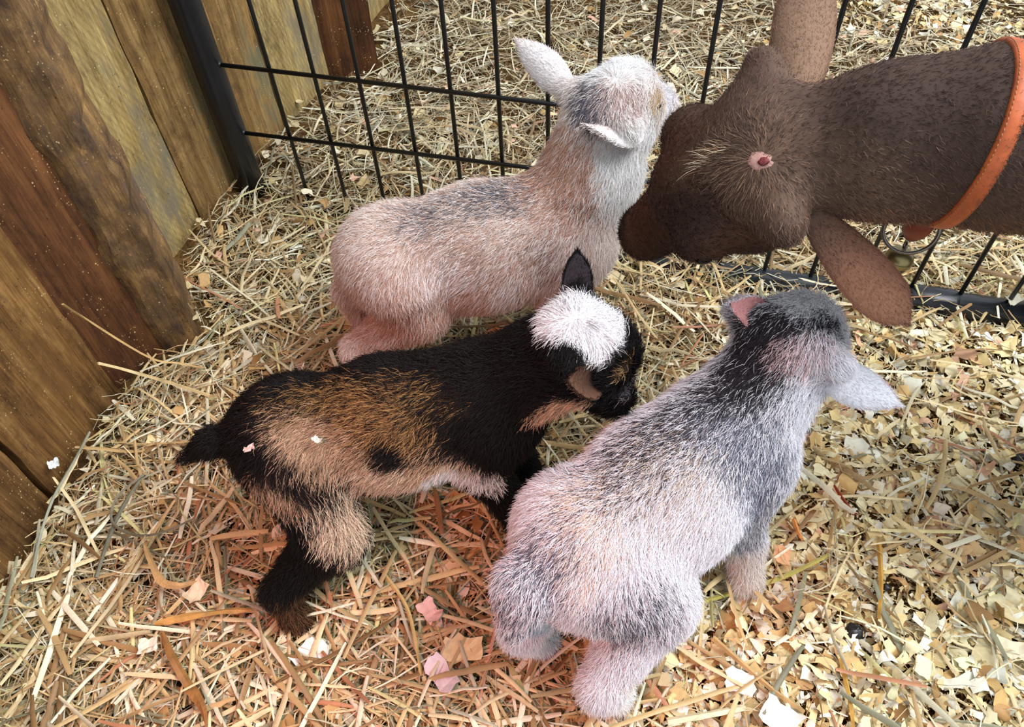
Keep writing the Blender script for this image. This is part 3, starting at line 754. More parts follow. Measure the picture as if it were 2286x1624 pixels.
c_grey.seg((0.262, 0.468, 0.318), (0.285, 0.462, 0.308), (0.022, 0.02, 0.022), (246, 244, 246), 0.9, 0.4, n=3).seg((0.277, 0.445, 0.312), (0.295, 0.442, 0.30), (0.010, 0.010, 0.012), (46, 44, 52), 0.6, 0.6, n=3)
c_grey.add((0.115, 0.268, 0.20), (0.035, 0.03, 0.03), (236, 234, 238), 0.6).seg((0.085, 0.235, 0.205), (0.095, 0.225, 0.165), (0.035, 0.03, 0.02), (82, 82, 94), 0.5, 0.5, n=3)
c_grey.seg((0.02, 0.275, 0.235), (-0.012, 0.240, 0.185), (0.030, 0.030, 0.03), (84, 84, 98), 0.5, 0.5, n=3).add((0.045, 0.25, 0.215), (0.010, 0.014, 0.018), (248, 240, 236), 0.9, 0.4)
c_grey.seg((0.08, 0.215, 0.09), (0.085, 0.215, 0.01), 0.03, (240, 236, 232), 0.9, 0.3, n=3).seg((0.235, 0.328, 0.055), (0.235, 0.328, 0.0), 0.03, (226, 216, 206), 0.9, 0.3, n=3)
kidC, *_ = build_goat('goat_kid', 'silver grey goat kid seen from behind on the wood shavings', grey, c_grey, 190000, 0.0130, radius=0.00024, seed=13)
make_ear(kidC, c_grey, (0.238, 0.470, 0.284), (0.1928, 0.4567, 0.322), (-0.35, -0.5, 0.75), 0.0150, (204, 142, 140), 3000, seed=29)
make_ear(kidC, c_grey, (0.274, 0.416, 0.276), (0.3349, 0.3785, 0.265), (0.25, 0.35, -0.85), 0.0190, (214, 160, 156), 5000, seed=31)

# ---- brown doe leaning in from the right
doe = dict(hip=(1.08, 0.26, 0.46), sho=(0.66, 0.40, 0.45), s=1.9, fat=1.05, adult=True,
           hind=((1.10, 0.18, 0.004), (1.13, 0.33, 0.004)), front=((0.70, 0.32, 0.004), (0.73, 0.45, 0.004)),
           neck=((0.60, 0.415, 0.478), (0.46, 0.440, 0.475), (0.369, 0.469, 0.472), (0.307, 0.498, 0.452), (0.245, 0.527, 0.425)), neck_r=(0.085, 0.070, 0.060, 0.054, 0.050),
           tail=((1.19, 0.23, 0.52), (1.23, 0.22, 0.53), (1.26, 0.21, 0.50)), tail_r=(0.02, 0.018, 0.008),
           head=(0.2085, 0.532, 0.412), hf=(-0.56, 0.38, -0.735), hu=(-0.75, -0.275, 0.525), hs=1.03)
c_doe = Coat((94, 71, 60), 0.16)
c_doe.seg((0.245, 0.49, 0.48), (0.40, 0.45, 0.52), (0.06, 0.05, 0.05), (72, 57, 51), 0.6, 0.6, 0.6, freq=20)
c_doe.seg((0.25, 0.455, 0.44), (0.29, 0.45, 0.45), (0.04, 0.03, 0.03), (134, 108, 90), 0.4, 0.6, 0.6, n=3)
c_doe.add((0.198, 0.489, 0.448), (0.035, 0.032, 0.03), (140, 110, 90), 0.38, 0.8, 0.9).seg((0.185, 0.505, 0.44), (0.155, 0.527, 0.41), (0.018, 0.014, 0.014), (160, 130, 106), 0.4, 0.6, n=3)
c_doe.add((0.19, 0.475, 0.41), (0.022, 0.022, 0.03), (124, 96, 76), 0.4, 0.7, 0.7)
c_doe.add((0.158, 0.555, 0.405), (0.03, 0.03, 0.03), (98, 56, 38), 0.6, 0.6).add((0.16, 0.50, 0.375), (0.035, 0.035, 0.04), (52, 36, 32), 0.65, 0.6, 0.4)
c_doe.seg((0.145, 0.575, 0.345), (0.13, 0.60, 0.30), (0.03, 0.03, 0.03), (96, 54, 36), 0.6, 0.5, n=3).add((0.118, 0.612, 0.285), (0.024, 0.024, 0.022), (44, 30, 28), 0.9, 0.35).add((0.14, 0.585, 0.29), (0.02, 0.018, 0.02), (112, 88, 66), 0.5, 0.5)
c_doe.seg((0.37, 0.44, 0.42), (0.6, 0.38, 0.40), (0.06, 0.05, 0.03), (128, 90, 62), 0.6, 0.5).add((0.20, 0.47, 0.36), (0.03, 0.03, 0.03), (110, 70, 44), 0.5, 0.6)
c_doe.add((0.30, 0.43, 0.36), (0.05, 0.05, 0.05), (160, 112, 88), 0.95, 0.6).add((0.28, 0.65, 0.46), (0.06, 0.08, 0.08), (140, 110, 90), 0.92, 0.6)
kidD, *_ = build_goat('nanny_goat', 'brown adult goat reaching in from the right, wearing an orange collar', doe, c_doe, 230000, lambda P: 0.0072 + 0.007 * np.exp(-(np.linalg.norm(P - A(0.188, 0.497, 0.44), axis=1) / 0.03) ** 2), h=0.006, lift=0.2, radius=0.00028, seed=14, whorls=(((0.2023, 0.4892, 0.4477), 0.045),),
                  keep=lambda P: np.where(P[:, 0] < 0.5, 1.0, 0.05))
make_ear(kidD, c_doe, (0.262, 0.590, 0.428), (0.290, 0.7083, 0.500), (0.25, 0.6, -0.5), 0.0270, (150, 110, 86), 16000, hair_len=0.005, hair_r=0.00024, cup=0.75, blunt=3.0, knee=0.55, seed=33)
make_ear(kidD, c_doe, (0.2465, 0.4700, 0.408), (0.3255, 0.4073, 0.34), (0.3, 0.5, -0.8), 0.0215, (150, 105, 86), 16000, hair_len=0.005, hair_r=0.00024, cup=0.4, blunt=3.0, knee=0.62, seed=35)

def on_skin(prims, c, d, start=0.0, limit=0.3):
    """walk from c along d until outside the animal"""
    d = unit(d); t = np.linspace(start, limit, 600); Q = c + t[:, None] * d
    D = np.min([dist(p, Q) for p in prims], 0)
    return Q[np.argmax(D > 0)] if (D > 0).any() else Q[-1]

def wander(c, r, n, seed, squash=1.0):
    rng = np.random.default_rng(seed); return c + rng.normal(size=(n, 3)) * r * A(1, 1, squash)

E_cam = unit(A(-0.26, -0.55, 0.41))
hd = A(0.2023, 0.4892, 0.4477); hn = unit(A(-0.28, -0.45, 0.62))
hx = unit(np.cross(hn, A(0.2, 0.9, 0.3))); hy = np.cross(hn, hx); HF = np.array([hx, hy, hn])
lump = lambda amp, sd: (lambda q, d: q * (1 + amp * fbm(d[None] * 2.2, 1.6, sd)[0]))
o = Parts().ball(hd + hn * 0.0036, (0.0105, 0.0085, 0.0026), HF, 16, 9, lump(0.25, 3)).build('bald_patch', M['pink_skin'], kidD); o['label'] = 'bald pink patch of skin where a horn was removed'
o = Parts().ball(hd + hn * 0.0062 - hx * 0.002 + hy * 0.002, (0.0042, 0.0034, 0.0012), HF, 12, 7, lump(0.4, 5)).build('scab', M['scab'], o); o['label'] = 'dark red scab'
# pale bristles on the forehead
rg = np.random.default_rng(91); nb = 90
t = rg.random(nb)[:, None]
rt = A(0.186, 0.505, 0.4445) * (1 - t) + A(0.172, 0.512, 0.428) * t + rg.normal(size=(nb, 3)) * 0.0025
dr = unit(A(-0.62, 0.32, 0.05) + rg.normal(size=(nb, 3)) * 0.13 + A(0.1, -0.15, -0.2) * t)
Lb = rg.uniform(0.012, 0.028, nb)[:, None]; dn = A(0, 0, -1)
pts = np.stack([rt, rt + (dr + hn * 0.30) * Lb * 0.35, rt + (dr + hn * 0.25) * Lb * 0.7, rt + (dr * 1.0 + dn * 0.1 + hn * 0.2) * Lb], 1)
cb_ = np.where(rg.random((nb, 1)) < 0.5, lin(226, 208, 180), lin(150, 112, 80))
o = hair_object('forelock', pts, cb_, 0.00026, kidD, M['hair']); o['kind'] = 'stuff'; o['label'] = 'pale wispy forelock'

# ------------------------------------------------------------------ collar of the doe
P_doe = goat_prims(doe)[0]
col_c = A(0.350, 0.476, 0.466); col_n = unit(A(0.93, -0.30, -0.10))
ca = unit(np.cross(col_n, A(0, 1, 0.2))); cb2 = np.cross(col_n, ca)
ring = []
for i in range(64):
    th = 2 * math.pi * i / 64; d = ca * math.cos(th) + cb2 * math.sin(th)
    ring.append(on_skin(P_doe, col_c, d, 0.02, 0.14) + d * 0.0065)
ring = np.array(ring)
for _ in range(6): ring = (np.roll(ring, 1, 0) + ring * 2 + np.roll(ring, -1, 0)) / 4
collar = empty('collar', tuple(ring.mean(0)))
tag(collar, 'rolled orange leather collar around the brown goat neck', 'collar')
def strap(pts, half_w, half_t, nrm_dir, name, mat, parent, closed=True):
    n = len(pts); V, F = [], []; k = 12; cen = pts.mean(0)
    for i in range(n):
        rad = pts[i] - cen; rad = unit(rad - nrm_dir * rad.dot(nrm_dir))
        for j in range(k):
            th = 2 * math.pi * j / k
            cx, cy = math.cos(th), math.sin(th)
            cx = math.copysign(abs(cx) ** 0.7, cx); cy = math.copysign(abs(cy) ** 0.7, cy)
            V.append(pts[i] + nrm_dir * half_w * cx + rad * half_t * cy)
    for i in range(n if closed else n - 1):
        for j in range(k): F.append((i * k + j, ((i + 1) % n) * k + j, ((i + 1) % n) * k + (j + 1) % k, i * k + (j + 1) % k))
    return mesh_object(name, np.array(V), F, mat, parent)
strap(ring, 0.0068, 0.0036, col_n, 'strap', M['leather'], collar)
st = Parts(); cen = ring.mean(0)
for sgn in (-1, 1):
    for i in range(64):
        a, b = ring[i], ring[(i + 1) % 64]; rad = unit(a - cen)
        for q in (0.1, 0.6): st.tube([a + (b - a) * q + col_n * 0.0052 * sgn + rad * 0.0028, a + (b - a) * (q + 0.34) + col_n * 0.0052 * sgn + rad * 0.0028], 0.0004, 5)
o = st.build('stitching', M['thread'], collar); o['kind'] = 'stuff'
tab0 = A(0.330, 0.457, 0.400); ringc = A(0.3445, 0.4837, 0.372); bellc = A(0.3490, 0.4880, 0.334)
Parts().tube([tab0 + A(0.004, 0, 0.012), tab0, tab0 + A(0.004, 0.008, -0.014), tab0 + A(0.007, 0.013, -0.026)], [0.010, 0.011, 0.010, 0.004], 10, flat=0.35, flat_dir=unit(A(0.5, 0.6, 0.2))).build('strap_tab', M['leather_dark'], collar)
rn = unit(A(-0.35, -0.8, 0.25))
Parts().ring(ringc, rn, 0.0215, 0.0017, 36, 8).build('metal_ring', M['steel'], collar)
be = Parts().ball(bellc, (0.0125, 0.0125, 0.0115), n=22, m=14).build('bell', M['brass'], collar)
Parts().ring(bellc + A(0, 0, 0.0), A(0.1, 0.1, 1), 0.0125, 0.0007, 28, 6).build('bell_rim', M['brass'], be)
Parts().ring(bellc + A(0, 0, 0.0155), A(0.9, -0.4, 0), 0.0052, 0.0011, 16, 6).build('bell_loop', M['steel'], be)
Parts().tube([bellc + A(-0.009, -0.0062, -0.0062), bellc + A(0, -0.011, -0.0066), bellc + A(0.009, -0.0062, -0.0062)], 0.0012, 6).build('bell_slot', M['eye'], be)

# ------------------------------------------------------------------ bedding: straw, hay, shavings, crumbs
def shaving_share(x, y):
    xb = np.interp(y, [-0.2, 0.2, 0.4, 0.6, 0.72, 0.8], [0.0, 0.02, 0.08, 0.20, 0.42, 0.75])
    s = 1 / (1 + np.exp(-(x - xb) / 0.05))
    gate_y = 1.06 - 0.3274 * (x + 0.418)
    beyond = 1 / (1 + np.exp(-(y - gate_y) / 0.03))
    s = s * (1 - beyond) + beyond * 0.9 * np.exp(-(((x - 0.95) / 0.30) ** 2 + ((y - 1.62) / 0.25) ** 2))
    s = np.maximum(s, 0.75 * np.exp(-(((x + 0.08) / 0.09) ** 2 + ((y - 0.37) / 0.08) ** 2)))
    P = np.stack([x, y, 0 * x], 1)
    return np.clip(s + 0.22 * fbm(P, 9.0, 31), 0.06, 0.95)

def scatter(n, rng, weight):
    out = []; got = 0
    while got < n:
        y = rng.uniform(-0.05, 2.45, n * 2); half = 0.62 + 0.62 * y
        x = rng.uniform(-1, 1, n * 2) * half + 0.05
        ok = (rng.random(n * 2) < weight(x, y) * np.clip(1.25 - 0.42 * y, 0.3, 1)) & (x > wall_x(y) + 0.008)
        out.append(np.stack([x[ok], y[ok]], 1)); got += ok.sum()
    return np.concatenate(out)[:n]

def stalks(name, n, rng, weight, length, width, palette, pw, layers, S=5, ridge=0.35, curve=0.5, tilt=0.10, flat=False):
    xy = scatter(n, rng, weight)
    L = rng.uniform(*length, n) * rng.uniform(0.6, 1.0, n); w = rng.uniform(*width, n)
    az = rng.uniform(0, 2 * math.pi, n); kap = rng.normal(size=n) * curve
    zb = layers[0] + (layers[1] - layers[0]) * rng.random(n) ** 1.5; tl = rng.normal(size=n) * tilt
    # stop stalks from running through the wall
    u = np.linspace(-0.5, 0.5, S)
    ang = az[:, None] + kap[:, None] * u[None] * 2
    dx = np.cos(ang); dy = np.sin(ang); st = (L / (S - 1))[:, None]
    x = np.concatenate([np.zeros((n, 1)), np.cumsum((dx[:, :-1] + dx[:, 1:]) / 2 * st, 1)], 1); y = np.concatenate([np.zeros((n, 1)), np.cumsum((dy[:, :-1] + dy[:, 1:]) / 2 * st, 1)], 1)
    x = x - x.mean(1, keepdims=True) + xy[:, :1]; y = y - y.mean(1, keepdims=True) + xy[:, 1:]
    ok = (x > wall_x(y.ravel()).reshape(y.shape) + 0.004).all(1)
    x, y, dx, dy, L, w, zb, tl, xy = x[ok], y[ok], dx[ok], dy[ok], L[ok], w[ok], zb[ok], tl[ok], xy[ok]; n = ok.sum()
    z = ground_h(x.ravel(), y.ravel()).reshape(x.shape)
    z = 0.5 * z + 0.5 * z.mean(1, keepdims=True) + zb[:, None] + np.abs(tl)[:, None] * (u[None] + 0.35) * L[:, None] + 0.002 * rng.normal(size=z.shape)
    z = np.maximum(z, ground_h(x.ravel(), y.ravel()).reshape(x.shape) + 0.0006)
    wd = w[:, None] * (1 - 0.35 * np.abs(u[None] * 2) ** 3) * 0.5
    sx, sy = -dy, dx
    roll = rng.normal(size=(n, 1)) * 0.5; cr, sr = np.cos(roll), np.sin(roll)
    c0 = np.stack([x, y, z], -1)
    e1 = np.stack([sx * cr, sy * cr, np.broadcast_to(sr, sx.shape)], -1) * wd[..., None]
    if flat:
        V = np.stack([c0 - e1, c0 + e1], 2); k = 2
    else:
        top = c0 + A(0, 0, 1) * (w[:, None, None] * ridge)
        V = np.stack([c0 - e1, top, c0 + e1], 2); k = 3
    V = V.reshape(-1, 3)
    q = []
    for i in range(S - 1):
        for j in range(k - 1): q.append((i * k + j, i * k + j + 1, (i + 1) * k + j + 1, (i + 1) * k + j))
    F = (np.arange(n)[:, None, None] * (S * k) + np.array(q)[None]).reshape(-1, 4)
    pal = np.array([lin(*c) for c in palette]); ci = rng.choice(len(pal), n, p=np.array(pw) / sum(pw))
    c = pal[ci] * rng.uniform(0.78, 1.18, (n, 1))
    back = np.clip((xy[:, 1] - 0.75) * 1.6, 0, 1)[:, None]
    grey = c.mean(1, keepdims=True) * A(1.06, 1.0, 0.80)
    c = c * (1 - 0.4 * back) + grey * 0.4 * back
    C = np.repeat(c, S * k, 0); C = C * (1 + 0.10 * np.repeat(rng.normal(size=(n, S)), k, 1).reshape(-1, 1))
    o = mesh_object(name, V, F, M['straw'], smooth=False, colors=np.clip(C, 0.01, 0.95))
    return o

def flakes(name, n, rng, weight, size, palette, pw, layers, gu=4, gv=3, curl=1.0, tilt=0.35, mat='shaving', ragged=0.30):
    xy = scatter(n, rng, weight)
    a = size[0] + (size[1] - size[0]) * rng.random(n) ** 2.7; b = a * rng.uniform(0.3, 0.9, n)
    U, Vv = np.meshgrid(np.linspace(-0.5, 0.5, gu), np.linspace(-0.5, 0.5, gv), indexing='ij'); U = U.ravel(); Vv = Vv.ravel(); m = gu * gv
    u = U[None] + rng.normal(size=(n, m)) * ragged / gu; v = Vv[None] + rng.normal(size=(n, m)) * ragged / gv
    v = v * (1 - rng.uniform(-0.2, 0.8, (n, 1)) * (u + 0.5)) + rng.normal(size=(n, 1)) * 0.5 * u * u
    cu = rng.normal(size=(n, 1)) * curl
    cu = np.where(np.abs(cu) < 0.05, 0.05, cu)
    lx = np.sin(u * cu) / cu * a[:, None]; lz = (1 - np.cos(u * cu)) / cu * a[:, None] + rng.normal(size=(n, m)) * 0.05 * b[:, None] * 0.5
    ly = v * b[:, None]
    az = rng.uniform(0, 2 * math.pi, (n, 1)); t1 = rng.normal(size=(n, 1)) * tilt; t2 = rng.normal(size=(n, 1)) * tilt
    x1 = lx * np.cos(t1) + lz * np.sin(t1); z1 = -lx * np.sin(t1) + lz * np.cos(t1)
    y1 = ly * np.cos(t2) - z1 * np.sin(t2); z2 = ly * np.sin(t2) + z1 * np.cos(t2)
    X = xy[:, :1] + x1 * np.cos(az) - y1 * np.sin(az); Y = xy[:, 1:] + x1 * np.sin(az) + y1 * np.cos(az)
    g = ground_h(xy[:, 0], xy[:, 1])[:, None]
    Z = z2 - z2.min(1, keepdims=True) * 0.75 + g + (layers[0] + (layers[1] - layers[0]) * rng.random((n, 1)) ** 1.4)
    V = np.stack([X, Y, Z], -1).reshape(-1, 3)
    q = np.array([(i * gv + j, i * gv + j + 1, (i + 1) * gv + j + 1, (i + 1) * gv + j) for i in range(gu - 1) for j in range(gv - 1)])
    F = (np.arange(n)[:, None, None] * m + q[None]).reshape(-1, 4)
    pal = np.array([lin(*c) for c in palette]); ci = rng.choice(len(pal), n, p=np.array(pw) / sum(pw))
    c = pal[ci] * rng.uniform(0.82, 1.15, (n, 1)); C = np.repeat(c, m, 0) * (1 + 0.05 * rng.normal(size=(n * m, 1)))
    # damp reddish stains in the bedding
    st = np.zeros(n)
    for cx, cy, r in STAINS:
        d = np.hypot(xy[:, 0] - cx, xy[:, 1] - cy) / r + 0.35 * fbm(np.c_[xy, 0 * xy[:, 0]], 30, 8)
        st = np.maximum(st, np.clip(1.3 - d, 0, 1))
    st = np.repeat(st * rng.uniform(0.4, 1, n), m)[:, None] * 0.55
    C = C * (1 - st) + lin(168, 96, 66) * st
    return mesh_object(name, V, F, M[mat], smooth=False, colors=np.clip(C, 0.01, 0.95))

R2 = np.random.default_rng(2024)
STAINS = ((0.276, 0.293, 0.035), (0.485, 0.371, 0.05), (0.31, 0.305, 0.02))
STRAW = [(224, 202, 156), (208, 180, 128), (190, 156, 106), (240, 228, 196), (152, 118, 76), (202, 192, 162), (138, 134, 106), (178, 122, 86), (214, 204, 142)]
SW = [18, 18, 14, 13, 10, 10, 5, 2, 6]
straw_w = lambda x, y: np.clip(1.08 - shaving_share(x, y), 0.05, 1)
shav_w = lambda x, y: shaving_share(x, y)
o = flakes('sawdust', 42000, R2, lambda x, y: np.clip(shaving_share(x, y) * 1.1, 0.1, 1), (0.0012, 0.0052), [(222, 186, 124), (240, 216, 164), (204, 160, 100), (182, 134, 80), (250, 238, 206)], [10, 9, 6, 3, 4], (0.0, 0.006), 2, 2, 0.3, 0.5)
tag(o, 'fine golden sawdust covering the right side of the pen floor', 'sawdust', kind='stuff')
o = flakes('wood_shavings', 30000, R2, shav_w, (0.004, 0.026), [(244, 228, 184), (232, 206, 148), (216, 178, 116), (250, 242, 220), (204, 158, 104), (238, 218, 168), (222, 174, 142)], [18, 15, 6, 13, 2, 7, 2], (0.001, 0.014), 4, 4, 1.4, 0.4)
tag(o, 'pale curled pine shavings spread over the pen floor', 'shavings', kind='stuff')
o = stalks('hay_wisps', 26000, R2, lambda x, y: np.clip(straw_w(x, y), 0.08, 1), (0.03, 0.13), (0.0006, 0.0017), STRAW, [14, 16, 14, 12, 10, 12, 8, 3, 8], (0.001, 0.028), S=6, curve=0.7, tilt=0.11, flat=True)
tag(o, 'thin dry hay strands tangled through the bedding', 'hay', kind='stuff')
o = stalks('straw_bedding', 13000, R2, lambda x, y: np.clip(straw_w(x, y), 0.05, 1), (0.035, 0.15), (0.0016, 0.0046), STRAW, SW, (0.001, 0.028), S=5, curve=0.12, tilt=0.09)
tag(o, 'loose golden straw stalks bedding the pen floor', 'straw', kind='stuff')
o = stalks('broad_straw', 2300, R2, lambda x, y: np.clip(straw_w(x, y), 0.03, 1) * np.clip(1.35 - 1.3 * y, 0.10, 1), (0.05, 0.16), (0.0036, 0.0068), STRAW, [17, 18, 16, 13, 10, 8, 4, 3, 4], (0.012, 0.034), S=6, ridge=0.25, curve=0.07, tilt=0.07)
tag(o, 'broad flat straw stalks strewn over the finer bedding', 'straw', kind='stuff')
o = flakes('chaff', 7000, R2, straw_w, (0.004, 0.024), [(226, 204, 160), (240, 226, 196), (190, 150, 96), (160, 120, 74), (224, 176, 150)], [8, 7, 6, 4, 2], (0.002, 0.026))
tag(o, 'broken chaff and leaf bits mixed into the straw', 'chaff', kind='stuff')

# ------------------------------------------------------------------ single pieces lying on the bedding
BLADES = [
    ('straw_stalk', 'long straw stalk leaning up against the dark plank beside the rough post', 'straw', 0.0042, (196, 160, 104), [(-0.5069, 0.6259, 0.2), (-0.5015, 0.6417, 0.15), (-0.4626, 0.646, 0.075), (-0.4379, 0.6572, 0.048), (-0.4065, 0.6569, 0.036)]),
    ('straw_stalk', 'thick pale straw stalk with a frayed husk lying just below the rough post', 'straw', 0.006, (224, 196, 142), [(-0.5166, 0.6273, 0.092), (-0.489, 0.6395, 0.056), (-0.4439, 0.6278, 0.045), (-0.3931, 0.6114, 0.034)]),
    ('grass_blade', 'grey green blade standing along the foot of the wall at far left', 'hay', 0.0045, (152, 150, 128), [(-0.5436, 0.3746, 0.03), (-0.5478, 0.4265, 0.035), (-0.5453, 0.4698, 0.04), (-0.5342, 0.5088, 0.045), (-0.5306, 0.5603, 0.04)]),
    ('grass_blade', 'grey green blade slanting between wall and tail of the black goat kid', 'hay', 0.005, (122, 120, 100), [(-0.474, 0.373, 0.024), (-0.4716, 0.4141, 0.028), (-0.4638, 0.4572, 0.032), (-0.452, 0.4999, 0.03)]),
    ('grass_blade', 'dark curled grass blade looping across the straw left of the black goat kid', 'hay', 0.004, (120, 112, 90), [(-0.4497, 0.4974, 0.034), (-0.4729, 0.4685, 0.034), (-0.4701, 0.4363, 0.034), (-0.4398, 0.418, 0.033), (-0.41, 0.4194, 0.032), (-0.3784, 0.4354, 0.03)]),
    ('dry_leaf', 'broad golden leaf blade lying flat left of the black goat kid hind hoof', 'leaf', 0.011, (206, 156, 88), [(-0.3922, 0.3139, 0.03), (-0.3561, 0.318, 0.034), (-0.319, 0.3216, 0.034), (-0.2918, 0.3243, 0.028)]),
    ('dry_leaf', 'long twisted brown leaf blade in the straw at the bottom edge left of centre', 'leaf', 0.01, (150, 104, 56), [(-0.3829, 0.3055, 0.028), (-0.3628, 0.2756, 0.034), (-0.3424, 0.2493, 0.03), (-0.3217, 0.2259, 0.034), (-0.3146, 0.2061, 0.03)]),
    ('dry_leaf', 'hooked tan leaf blade in the straw below the tail of the black goat kid', 'leaf', 0.0085, (198, 158, 104), [(-0.4261, 0.4066, 0.032), (-0.4083, 0.3785, 0.036), (-0.3914, 0.357, 0.038), (-0.3728, 0.3526, 0.036), (-0.3559, 0.3593, 0.03)]),
    ('straw_stalk', 'pinkish straw piece beside the hind leg of the cream goat kid', 'straw', 0.004, (226, 150, 122), [(-0.2644, 0.7337, 0.022), (-0.2311, 0.7377, 0.026), (-0.1999, 0.7493, 0.022)]),
    ('straw_stalk', 'long yellow green stalk passing behind the front hoof of the grey goat kid', 'straw', 0.0055, (196, 182, 98), [(0.1395, 0.299, 0.016), (0.2032, 0.3118, 0.02), (0.2739, 0.3282, 0.022), (0.3356, 0.3532, 0.018)]),
    ('straw_stalk', 'long tan stalk slanting down across the shavings below the grey goat kid', 'straw', 0.006, (206, 166, 112), [(0.191, 0.2703, 0.018), (0.2148, 0.2406, 0.022), (0.2392, 0.2135, 0.022), (0.2642, 0.1951, 0.016)]),
    ('straw_stalk', 'short upright golden stalk above the black manure on the shavings', 'straw', 0.0058, (198, 150, 70), [(0.3957, 0.3654, 0.016), (0.3854, 0.3336, 0.02), (0.3752, 0.3041, 0.02), (0.3676, 0.2818, 0.014)]),
    ('straw_stalk', 'golden orange stalk running to the bottom edge below the black manure', 'straw', 0.0055, (218, 168, 84), [(0.3146, 0.2421, 0.018), (0.3104, 0.2159, 0.022), (0.3082, 0.1952, 0.022), (0.3052, 0.1742, 0.018)]),
    ('straw_stalk', 'pale broad stalk at the bottom edge below the hind hooves of the grey goat kid', 'straw', 0.0075, (238, 222, 182), [(0.1302, 0.1922, 0.02), (0.1606, 0.1947, 0.023), (0.1894, 0.1981, 0.023), (0.2073, 0.2017, 0.018)]),
    ('straw_stalk', 'straight bright yellow stalk lying level on the shavings under the black gate tube', 'straw', 0.005, (238, 220, 160), [(0.3912, 0.3815, 0.016), (0.4319, 0.3753, 0.02), (0.4912, 0.3715, 0.018)]),
    ('straw_stalk', 'dark red stalk on the shavings right of the grey goat kid', 'straw', 0.0048, (150, 52, 36), [(0.3696, 0.4404, 0.014), (0.3721, 0.422, 0.018), (0.3812, 0.4016, 0.014)]),
    ('straw_stalk', 'short orange stalk beside the shoulder of the grey goat kid', 'straw', 0.005, (226, 150, 84), [(0.3111, 0.4004, 0.014), (0.3103, 0.3828, 0.018), (0.3141, 0.3746, 0.014)]),
    ('straw_stalk', 'curved long yellow straw bridging the pinkish straw left of the grey goat kid', 'straw', 0.0042, (226, 196, 128), [(-0.1534, 0.3589, 0.022), (-0.1273, 0.3198, 0.03), (-0.1163, 0.2852, 0.032), (-0.1095, 0.2485, 0.022)]),
    ('straw_stalk', 'slender pink straw pointing up at the tail of the grey goat kid', 'straw', 0.0036, (222, 166, 140), [(-0.0271, 0.3013, 0.05), (-0.0356, 0.2753, 0.034), (-0.0422, 0.2514, 0.026), (-0.0531, 0.2152, 0.02)]),
    ('straw_stalk', 'stiff pale straw propped on the foot of the black goat kid', 'straw', 0.0034, (240, 224, 196), [(-0.2491, 0.3308, 0.03), (-0.2485, 0.3155, 0.028), (-0.2477, 0.2985, 0.026)]),
]
CHIPS = [
    ('wood_chip', 'large white wood chip in the straw right of the black goat kid hind hoof', (0.036, 0.022), (245, 236, 226), (-0.2252, 0.2755, 0.022), 0.75),
    ('wood_chip', 'pale oval wood chip left of the black goat kid hind hoof', (0.026, 0.016), (236, 212, 178), (-0.3561, 0.3487, 0.026), 0.9),
    ('wood_chip', 'small creamy wood chip below the broad golden leaf', (0.02, 0.014), (240, 224, 200), (-0.3946, 0.2928, 0.026), 0.1),
    ('wood_chip', 'square white wood chip at the bottom edge below the grey goat kid', (0.034, 0.024), (246, 236, 228), (0.2389, 0.1905, 0.02), -0.7),
    ('wood_chip', 'striped cream wood chip at the right edge near the bottom corner', (0.036, 0.018), (244, 230, 196), (0.485, 0.2408, 0.02), -0.35),
    ('wood_chip', 'orange and cream wood chip right of the front hoof of the grey goat kid', (0.022, 0.018), (226, 170, 124), (0.2844, 0.3552, 0.018), 1.3),
    ('wood_chip', 'white ragged wood chip directly below the hind hoof of the grey goat kid', (0.028, 0.02), (244, 232, 222), (0.2086, 0.2261, 0.018), -0.3),
    ('wood_chip', 'white wood chip lying on the black bottom tube of the gate', (0.022, 0.012), (240, 232, 206), (0.6909, 0.6999, 0.03), 0.2),
    ('wood_chip', 'pale pink wood chip below the tail of the grey goat kid', (0.026, 0.018), (232, 190, 178), (-0.1015, 0.3111, 0.026), -0.9),
    ('wood_chip', 'lilac white curled wood chip in the straw at bottom centre', (0.036, 0.02), (238, 222, 226), (-0.0887, 0.2461, 0.026), -0.9),
    ('wood_chip', 'cream scalloped wood chip left of the hind hooves of the grey goat kid', (0.038, 0.022), (234, 210, 160), (-0.0659, 0.2691, 0.028), -0.1),
    ('wood_chip', 'tiny white wood chip resting on the tan flank of the black goat kid', (0.008, 0.005), (246, 236, 224), (-0.1765, 0.3845, 0.2525), -0.6),
    ('wood_chip', 'tiny pinkish wood chip caught in the dark rump fur of the black goat kid', (0.010, 0.004), (216, 186, 176), (-0.2375, 0.382, 0.2485), 0.6),
    ('wood_chip', 'small white scrap stuck to the wall plank above the joint at far left', (0.012, 0.01), (232, 234, 236), (-0.5527, 0.5088, 0.05), 0.5),
]
